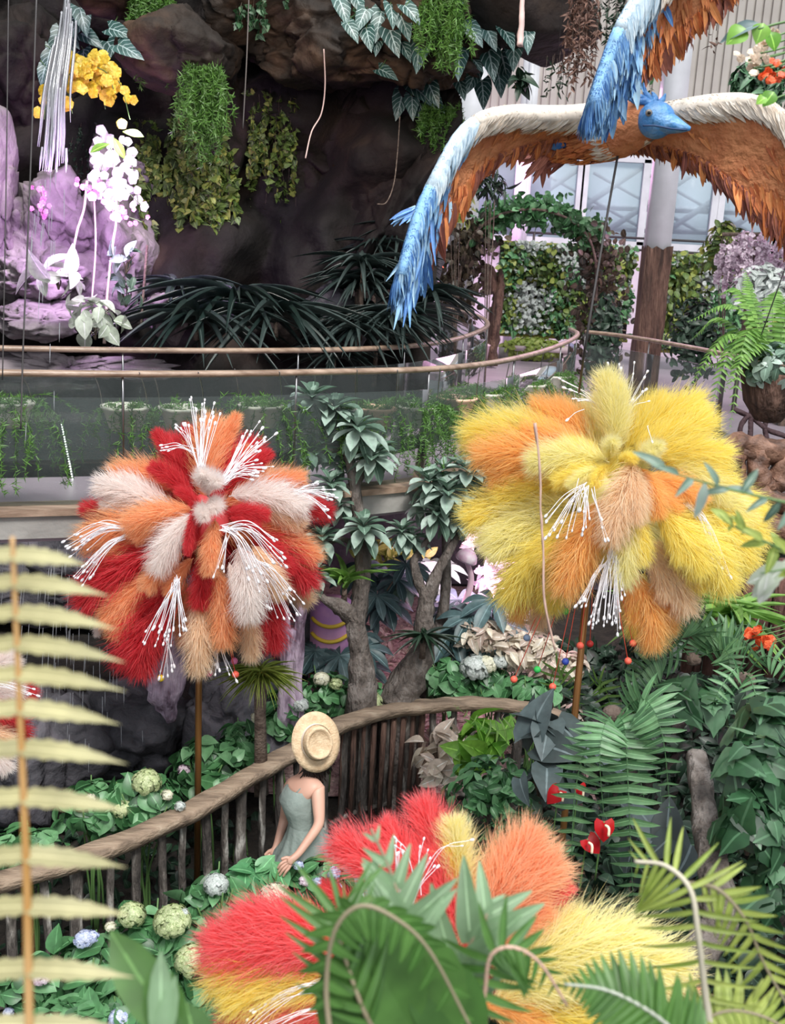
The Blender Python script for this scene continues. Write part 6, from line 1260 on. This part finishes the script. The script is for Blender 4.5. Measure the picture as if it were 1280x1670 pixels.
fernplant(1000, 1165, 4.6, [(((1000, 1165, 0), (985, 1185, -.15), (978, 1240, -.2), (985, 1335, -.15)), 44, 24), (((1000, 1165, 0), (1018, 1185, -.12), (1025, 1300, -.15), (1030, 1420, -.1), (1036, 1525, 0)), 52, 40), (((1005, 1165, 0), (1050, 1140, -.15), (1080, 1200, -.2), (1093, 1325, -.15)), 48, 30),
   (((1000, 1170, 0), (960, 1210, -.1), (938, 1290, -.1), (932, 1400, -.05), (930, 1480, 0)), 38, 34), (((1000, 1165, 0), (1030, 1190, .05), (1040, 1250, .1), (1050, 1300, .1)), 40, 20)], 'hanging sword fern with the longest fronds, in the middle of the right bank')
fernplant(1130, 1075, 6.3, [(((1130, 1075, 0), (1090, 1040, -.1), (1060, 1060, -.15), (1030, 1105, -.15)), 30, 22), (((1130, 1075, 0), (1150, 1030, -.1), (1110, 1010, -.15), (1060, 1045, -.15)), 34, 26), (((1130, 1075, 0), (1160, 1040, -.1), (1210, 1045, -.12), (1250, 1080, -.15)), 36, 26), (((1130, 1075, 0), (1180, 1060, -.15), (1190, 1085, -.2), (1195, 1120, -.2)), 30, 20), (((1130, 1080, 0), (1075, 1075, -.1), (1040, 1105, -.15), (1010, 1150, -.1)), 34, 24), (((1130, 1075, 0), (1140, 1050, .1), (1200, 1020, .2), (1262, 1025, .2)), 34, 24)], 'arching dark fern directly below the golden plumes on the right', n=24)
fernplant(1215, 1110, 4.9, [(((1215, 1100, 0), (1225, 1110, -.1), (1238, 1160, -.15), (1242, 1222, -.1)), 24, 22), (((1215, 1100, 0), (1200, 1090, -.1), (1170, 1130, -.15), (1160, 1160, -.1)), 26, 18), (((1215, 1100, 0), (1250, 1070, -.1), (1290, 1100, -.15), (1310, 1160, -.1)), 26, 20)], 'small fern above the blue-green ivy at the right edge')
fernplant(890, 1150, 6.6, [(((890, 1150, 0), (905, 1090, -.1), (935, 1110, -.1), (950, 1170, -.1)), 26, 18), (((960, 1120, 0), (980, 1110, -.1), (995, 1150, -.1), (1000, 1200, 0)), 26, 18), (((890, 1150, 0), (850, 1180, -.1), (800, 1190, -.15), (740, 1150, -.15)), 22, 20)], 'fine light fern beside the end of the wooden top rail', 'fernl', pw=.2)
clump(1120, 1010, 6.9, 26, .42, 'bright green strap-leaved plant below the yellow pom-pom, at the left', 'fernl', asp=.17, name='birds_nest_fern', up=1.6)
clump(1195, 1015, 6.8, 26, .40, 'bright green strap-leaved plant below the log wall', 'fernl', asp=.18, name='birds_nest_fern', up=1.4)
leafy('ivy_mass', 1230, 1235, 4.2, 60, 45, 64, IVY, .105, 'ivy', 'blue-green ivy high on the right edge of the bank', 'ivy', asp=.95, rd=.15)
leafy('ivy_mass', 1225, 1345, 4.1, 55, 55, 68, IVY, .105, 'ivy', 'blue-green ivy cluster beside the grey vine trunk', 'ivy', asp=.95, rd=.15)
leafy('ivy_mass', 1250, 1445, 4.1, 35, 50, 42, IVY, .105, 'ivy', 'lowest blue-green ivy on the right edge', 'ivy', asp=.95, rd=.12)
leafy('ivy_mass', 1130, 1135, 5.9, 60, 28, 44, IVY, .15, 'ivy', 'dusky ivy under the arching dark fern', 'ivy', asp=.95, rd=.15)
leafy('ivy_mass', 1255, 1170, 4.6, 40, 40, 32, IVY, .12, 'ivy', 'dusky ivy around the small fern at the right edge', 'ivy', asp=.95, rd=.15)
leafy('philodendron', 905, 1205, 5.6, 48, 50, 18, HEART, .21, 'phil', 'grey-blue heart-leaved philodendron at the end of the fence', 'plant', asp=.75, rd=.15)
leafy('philodendron', 885, 1270, 5.5, 50, 45, 12, HEART, .16, 'phil', 'smaller grey heart-leaved philodendron below the end of the fence', 'plant', asp=.75, rd=.15)
leafy('philodendron', 1070, 1370, 4.7, 60, 50, 16, HEART, .17, 'phil', 'shaded grey philodendron behind the longest fern fronds', 'plant', asp=.75, rd=.15)
leafy('vine_tangle', 800, 1290, 7.2, 70, 60, 260, OVATE, .10, 'hyd', 'small-leaved green tangle behind the right end of the fence', 'vine', asp=.5, rd=.2)
leafy('vine_tangle', 850, 1380, 5.9, 70, 50, 300, OVATE, .08, 'hyd', 'small-leaved green tangle in front of the philodendron, above the salmon plumes', 'vine', asp=.5, rd=.2)
leafy('lime_shrub', 780, 1215, 7.9, 30, 40, 40, OVATE, .22, 'bright', 'lime-green broad leaves seen through the fence poles', 'plant', asp=.5, rd=.2)
leafy('cream_shrub', 725, 1235, 8.6, 40, 50, 70, OVATE, .2, 'cream', 'cream and pink leaves seen through the fence, right of the boards', 'plant', asp=.5, rd=.2)
def anthurium(px, py, d, k, lab, an=0):
    p = P(px, py, d); root = thing('anthurium', lab, 'flower', p - Vector((0, -.05, .3))); mb = MB(); a = math.radians(an)
    mb.scatter(HEART, [(frame(A(CR @ Vector((math.sin(a), -math.cos(a), .15))), (0, -1, .45), k * .95, k), p)]); obj('spathe', mb, plain('waxy_red', (.42, .008, .012), .2), root)
    mb = MB(); tube(mb, ctm([p + Vector((0, -.03, 0)), p + Vector((.01, -.05, .0)), p + Vector((.01, -.06, -.03))], 4), .006, 6); obj('spadix', mb, plain('cream_spadix', (.85, .7, .5), .5), root)
    mb = MB(); tube(mb, ctm([p, p + Vector((0, .03, -.1)), p - Vector((0, -.05, .3))], 4), .004, 5); obj('stem', mb, STALK, root)
anthurium(985, 1340, 4.35, .085, 'red anthurium flower between the two long hanging fern fronds')
anthurium(958, 1368, 4.4, .08, 'red anthurium flower half hidden behind the left hanging frond', 40)
anthurium(912, 1288, 5.2, .09, 'red anthurium flower below the philodendron, at the left', -40)
anthurium(945, 1280, 5.2, .06, 'small dark red anthurium nearest the hanging frond tips', 10)
blossom([(1232, 1030), (1245, 1042), (1238, 1050), (1225, 1038), (1255, 1050)], 5.9, bpy.data.materials['red_orange_petal'], 'coral red flower cluster in the green bank at the right edge', .05)
mb = MB(); tube(mb, ctm([P(1135, 1230, 4.5), P(1150, 1330, 4.3), P(1165, 1420, 4.1), P(1170, 1500, 4.0), P(1130, 1570, 3.9), P(1080, 1610, 3.85), P(1020, 1680, 3.9)], 8), [.04, .05, .06, .07, .055, .05, .05], 12, wob=.45)
obj('woody_vine', mb, TRUNK, None, 'thick grey-brown bending vine trunk on the dark right bank', 'trunk')

# ------------------------------------------------------------ foreground
WAVY = leaf_t([.55, .95, .80, 1, .78, .92, .66, .74, .50, .42, .2, .10, 0], 24, .06, .42)
root = plant('tall_frond', 'tall pale olive fern frond close to the camera at the left edge', 'fern', P(45, 1700, 1.0))
rp_ = [(20, 875), (26, 1010), (32, 1150), (38, 1290), (44, 1450), (48, 1700)]
mb = MB(); tube(mb, ctm([P(x, y, 1.0) for x, y in rp_], 8), [.0022, .0045], 8); obj('stalk', mb, mat('straw_orange_stalk', [(.3, (.42, .22, .06)), (.7, (.62, .42, .22))], .5, 3), root)
for k, (yr, L_, hy) in enumerate(((905, 120, 8), (950, 150, 12), (1000, 160, 26), (1050, 165, 34), (1100, 165, 28), (1155, 165, 40), (1220, 165, 34), (1300, 165, 26), (1395, 165, 26), (1478, 165, 8), (1580, 165, 10), (1672, 165, 6))):
    x0 = np.interp(yr, [p[1] for p in rp_], [p[0] for p in rp_])
    for sd in (1, -1):
        p0 = A(P(x0, yr, 1.0)); p1 = A(P(x0 + sd * L_, yr + hy * .25, 1.0 + RG.uniform(-.02, .02))); ln = np.linalg.norm(p1 - p0); mb = MB()
        mb.scatter(WAVY, [(frame(p1 - p0, A((0, -.75, 1)), .0215, ln, ln * .55), p0)]); obj('leaflet', mb, LM['olive'], root)
def fgfrond(lab, pts, d, plen, n, pw, m, name='fern_frond', tpl=None, fwd=.35, droop=.05, sides=(1, -1), r=.0025, taper=.6, up=None, base=.1, cat='fern', stalkm=None):
    P3 = [P(x, y, d + (o[0] if o else 0)) for x, y, *o in pts]; root = plant(name, lab, cat, P3[0]); mb = MB()
    frond(mb, P3, plen * d / F, n, pw, up=up if up is not None else A(CAML) - A(P3[len(P3) // 2]), tpl=tpl or WAVY2, r=r, fwd=fwd, droop=droop, sides=sides, taper=taper, base=base); obj('leaflets', mb, LM[m], root)
    mb = MB(); tube(mb, ctm(P3, 8), [r * 1.6, r * .8], 7); obj('stalk', mb, stalkm or mat('green_brown_stalk', (.26, .22, .14), .6, 9), root)
    return root
WAVY2 = leaf_t([.7, 1, .95, .8, .62, .4, .08], 10, .1, .15)
fgfrond('pale green broad-toothed frond standing in front of the coral pom-pom', [(670, 1700), (650, 1620, -.02), (645, 1560, -.03), (655, 1500, -.02), (640, 1430, 0), (605, 1352, .02)], 1.55, 130, 9, .30, 'fgp', tpl=WAVY2, fwd=1.1, droop=-.2, taper=.5)
fgfrond('second pale green broad-toothed frond right of the first', [(720, 1720), (735, 1640, -.02), (745, 1580, -.03), (790, 1500, -.02), (800, 1470, 0)], 1.6, 140, 6, .32, 'fgp', tpl=WAVY2, fwd=1.2, droop=-.2, taper=.6)
fgfrond('dark green narrow-toothed frond spreading left over the coral plumes', [(620, 1700), (590, 1640, -.02), (562, 1560, -.02), (548, 1500), (565, 1470, .02)], 1.45, 120, 10, .13, 'fg', tpl=WAVY2, fwd=.9, droop=-.15, sides=(-1, 1), taper=.8)
fgfrond('arched dark green frond with a brown rib at the bottom centre', [(540, 1700), (532, 1610), (545, 1520, -.02), (585, 1478, -.03), (640, 1495, -.03), (700, 1550, -.02), (770, 1680, 0)], 1.4, 60, 16, .35, 'fg', tpl=WAVY2, fwd=.1, droop=.9, sides=(1, -1), taper=.9)
root = plant('broad_leaf', 'large dark green leaf folded over at the bottom centre', 'leaf', P(650, 1720, 1.42)); mb = MB()
for (x0, y0, x1, y1, w_, o) in ((590, 1500, 640, 1740, .085, .02), (630, 1505, 730, 1740, .085, .03), (570, 1530, 560, 1740, .05, .02), (680, 1550, 790, 1740, .06, .04)):
    a_, b_ = A(P(x0, y0, 1.42 + o)), A(P(x1, y1, 1.42 + o)); l_ = np.linalg.norm(b_ - a_); mb.scatter(OVATE, [(frame(b_ - a_, (.1, -1, .4), w_ * 1.7, l_, l_ * .3), a_)])
obj('blade', mb, LM['fg'], root)
fgfrond('green frond with a pink rib right of bottom centre', [(775, 1700), (790, 1620), (800, 1560, -.02), (835, 1545, -.03), (880, 1570, -.02), (925, 1640)], 1.5, 85, 14, .2, 'fg', tpl=WAVY2, fwd=.4, droop=.6, stalkm=mat('pink_rib', (.55, .36, .28), .5))
fgfrond('dark green toothed frond at the bottom, in front of the pale yellow plumes', [(1180, 1760), (1120, 1700), (1060, 1650, -.02), (990, 1615, -.02), (920, 1605)], 1.5, 80, 20, .3, 'fg', tpl=WAVY2, fwd=.5, droop=.3, stalkm=mat('grey_green_rib', (.45, .48, .4), .5))
fgfrond('arching lime-green frond with a bare pale rib at the lower right', [(1165, 1710), (1150, 1620), (1138, 1520, -.02), (1125, 1450, -.02), (1085, 1412, 0), (1035, 1405, .02)], 1.7, 100, 15, .10, 'lime', tpl=WAVY2, fwd=.2, droop=.55, taper=.85, r=.004, stalkm=mat('bare_pale_rib', (.50, .46, .36), .6))
fgfrond('second lime-green frond arching down to the right edge', [(1120, 1440), (1170, 1450, -.02), (1215, 1500, -.02), (1245, 1570), (1290, 1650)], 1.7, 75, 12, .15, 'lime', tpl=WAVY2, fwd=.4, droop=.5, sides=(1, -1), taper=.8)
fgfrond('lime-green frond in the bottom right corner', [(1060, 1760), (1110, 1690), (1180, 1650), (1250, 1660), (1310, 1700)], 1.7, 80, 18, .22, 'lime', tpl=WAVY2, fwd=.3, droop=.4)
root = plant('broad_leaf', 'bright green upright leaf near the bottom, left of the coral plumes', 'leaf', P(300, 1740, 1.3)); mb = MB()
for (x0, y0, x1, y1, w_) in ((320, 1740, 180, 1525, .060), (300, 1760, 250, 1570, .050), (330, 1760, 305, 1640, .05)):
    a_, b_ = A(P(x0, y0, 1.3)), A(P(x1, y1, 1.3)); l_ = np.linalg.norm(b_ - a_); mb.scatter(OBOV, [(frame(b_ - a_, (.2, -1, .5), w_, l_, l_ * .4), a_)])
obj('blades', mb, LM['fg'], root)
mb = MB()
for (x0, y0, x1, y1, w_) in ((262, 1760, 262, 1560, .03), (245, 1760, 285, 1600, .025)):
    a_, b_ = A(P(x0, y0, 1.27)), A(P(x1, y1, 1.27)); l_ = np.linalg.norm(b_ - a_); mb.scatter(OBOV, [(frame(b_ - a_, (.2, -1, .5), w_, l_, l_ * .4), a_)])
obj('pale_blade', mb, LM['fgp'], root)
def sprig(lab, pts, d, k, size, m, asp=.35):
    b = P(*pts[0], d); root = plant('leafy_sprig', lab, 'branch', b); c = ctm([P(x, y, d) for x, y in pts], 8); sm = MB(); tube(sm, c, [.003, .001], 5); obj('stem', sm, STALK, root); mb = MB(); M = []
    for i in range(k):
        t = (i + .5) / k; p = c[int(t * (len(c) - 1))]; s_ = size * RG.uniform(.7, 1.1); M.append((frame(nrm(c[-1] - c[0]) * .7 + RG.normal(size=3) * .6, A((0, -1, .7)), s_ * asp, s_), p))
    mb.scatter(LANCE, M); obj('leaves', mb, LM[m], root)
sprig('blurred grey-green sprig in front of the right side of the yellow pom-pom', [(1330, 830), (1240, 810), (1160, 790), (1075, 765)], 1.7, 12, .055, 'rose', .3)
sprig('blurred yellow-green sprig right of the yellow pom-pom', [(1330, 930), (1270, 895), (1220, 870), (1180, 850)], 1.8, 16, .045, 'lime', .4)
sprig('pale blue-green leaves at the right edge below the yellow-green sprig', [(1340, 900), (1290, 925), (1240, 935)], 1.9, 5, .075, 'pale', .5)
rope('dried_vine', [(872, 690, 3.2), (880, 760, 3.2), (882, 840, 3.2), (886, 900, 3.2), (888, 980, 3.2), (905, 1060, 3.2)], .0035, mat('pinkish_twig', (.50, .33, .27), .8, 40), 'thin knotted twig hanging in front of the left side of the yellow pom-pom', 'twig', wob=.8)
# ------------------------------------------------------------ repeats of one kind share a group
GR = dict(hydrangea='hydrangeas along the rustic fence', feather_pompom='feather pom-poms on poles', bird_sculpture='flying bird figures', strap_leaved_clump='dark strap-leaved clumps in the cave mouth',
          hanging_fern='green ferns hanging from the cave roof', veined_leaf_plant='veined leaf plants on the cave rock', aerial_root='thin roots hanging from the cave', rosette_tree='rosette trees in the garden',
          umbrella_plant='umbrella-leaved shrubs behind the trees', sword_fern='sword ferns on the right bank', anthurium='red anthuriums on the right bank', ivy_mass='ivy on the right bank', ivy_curtain='ivy hanging in the cave',
          steel_wire='thin wires hanging on the left', fern_frond='foreground fern fronds', broad_leaf='broad leaves in the foreground', leafy_sprig='blurred sprigs at the right', glass_balustrade='glass balustrades of the walkway',
          mushroom_ornament='pink mushroom ornaments', lantern='small red lamps on the pink wall', orchid='orchids beside the waterfall', green_wall='green walls on the deck', pool_boulder='dark boulders of the lower pool', ground_foliage='pale foliage patches beyond the trees',
          philodendron='grey philodendrons by the fence', dried_hanging_plant='dried plants hanging at the top right', epiphyte_tuft='tufts growing on the tree trunks', pale_stump='lilac stumps under the red pom-pom', square_column='bark-clad columns on the deck')
for o in S.objects:
    k = o.name.split('.')[0]
    if o.parent is None and 'group' not in o and k in GR and o.get('kind') is None: o['group'] = GR[k]
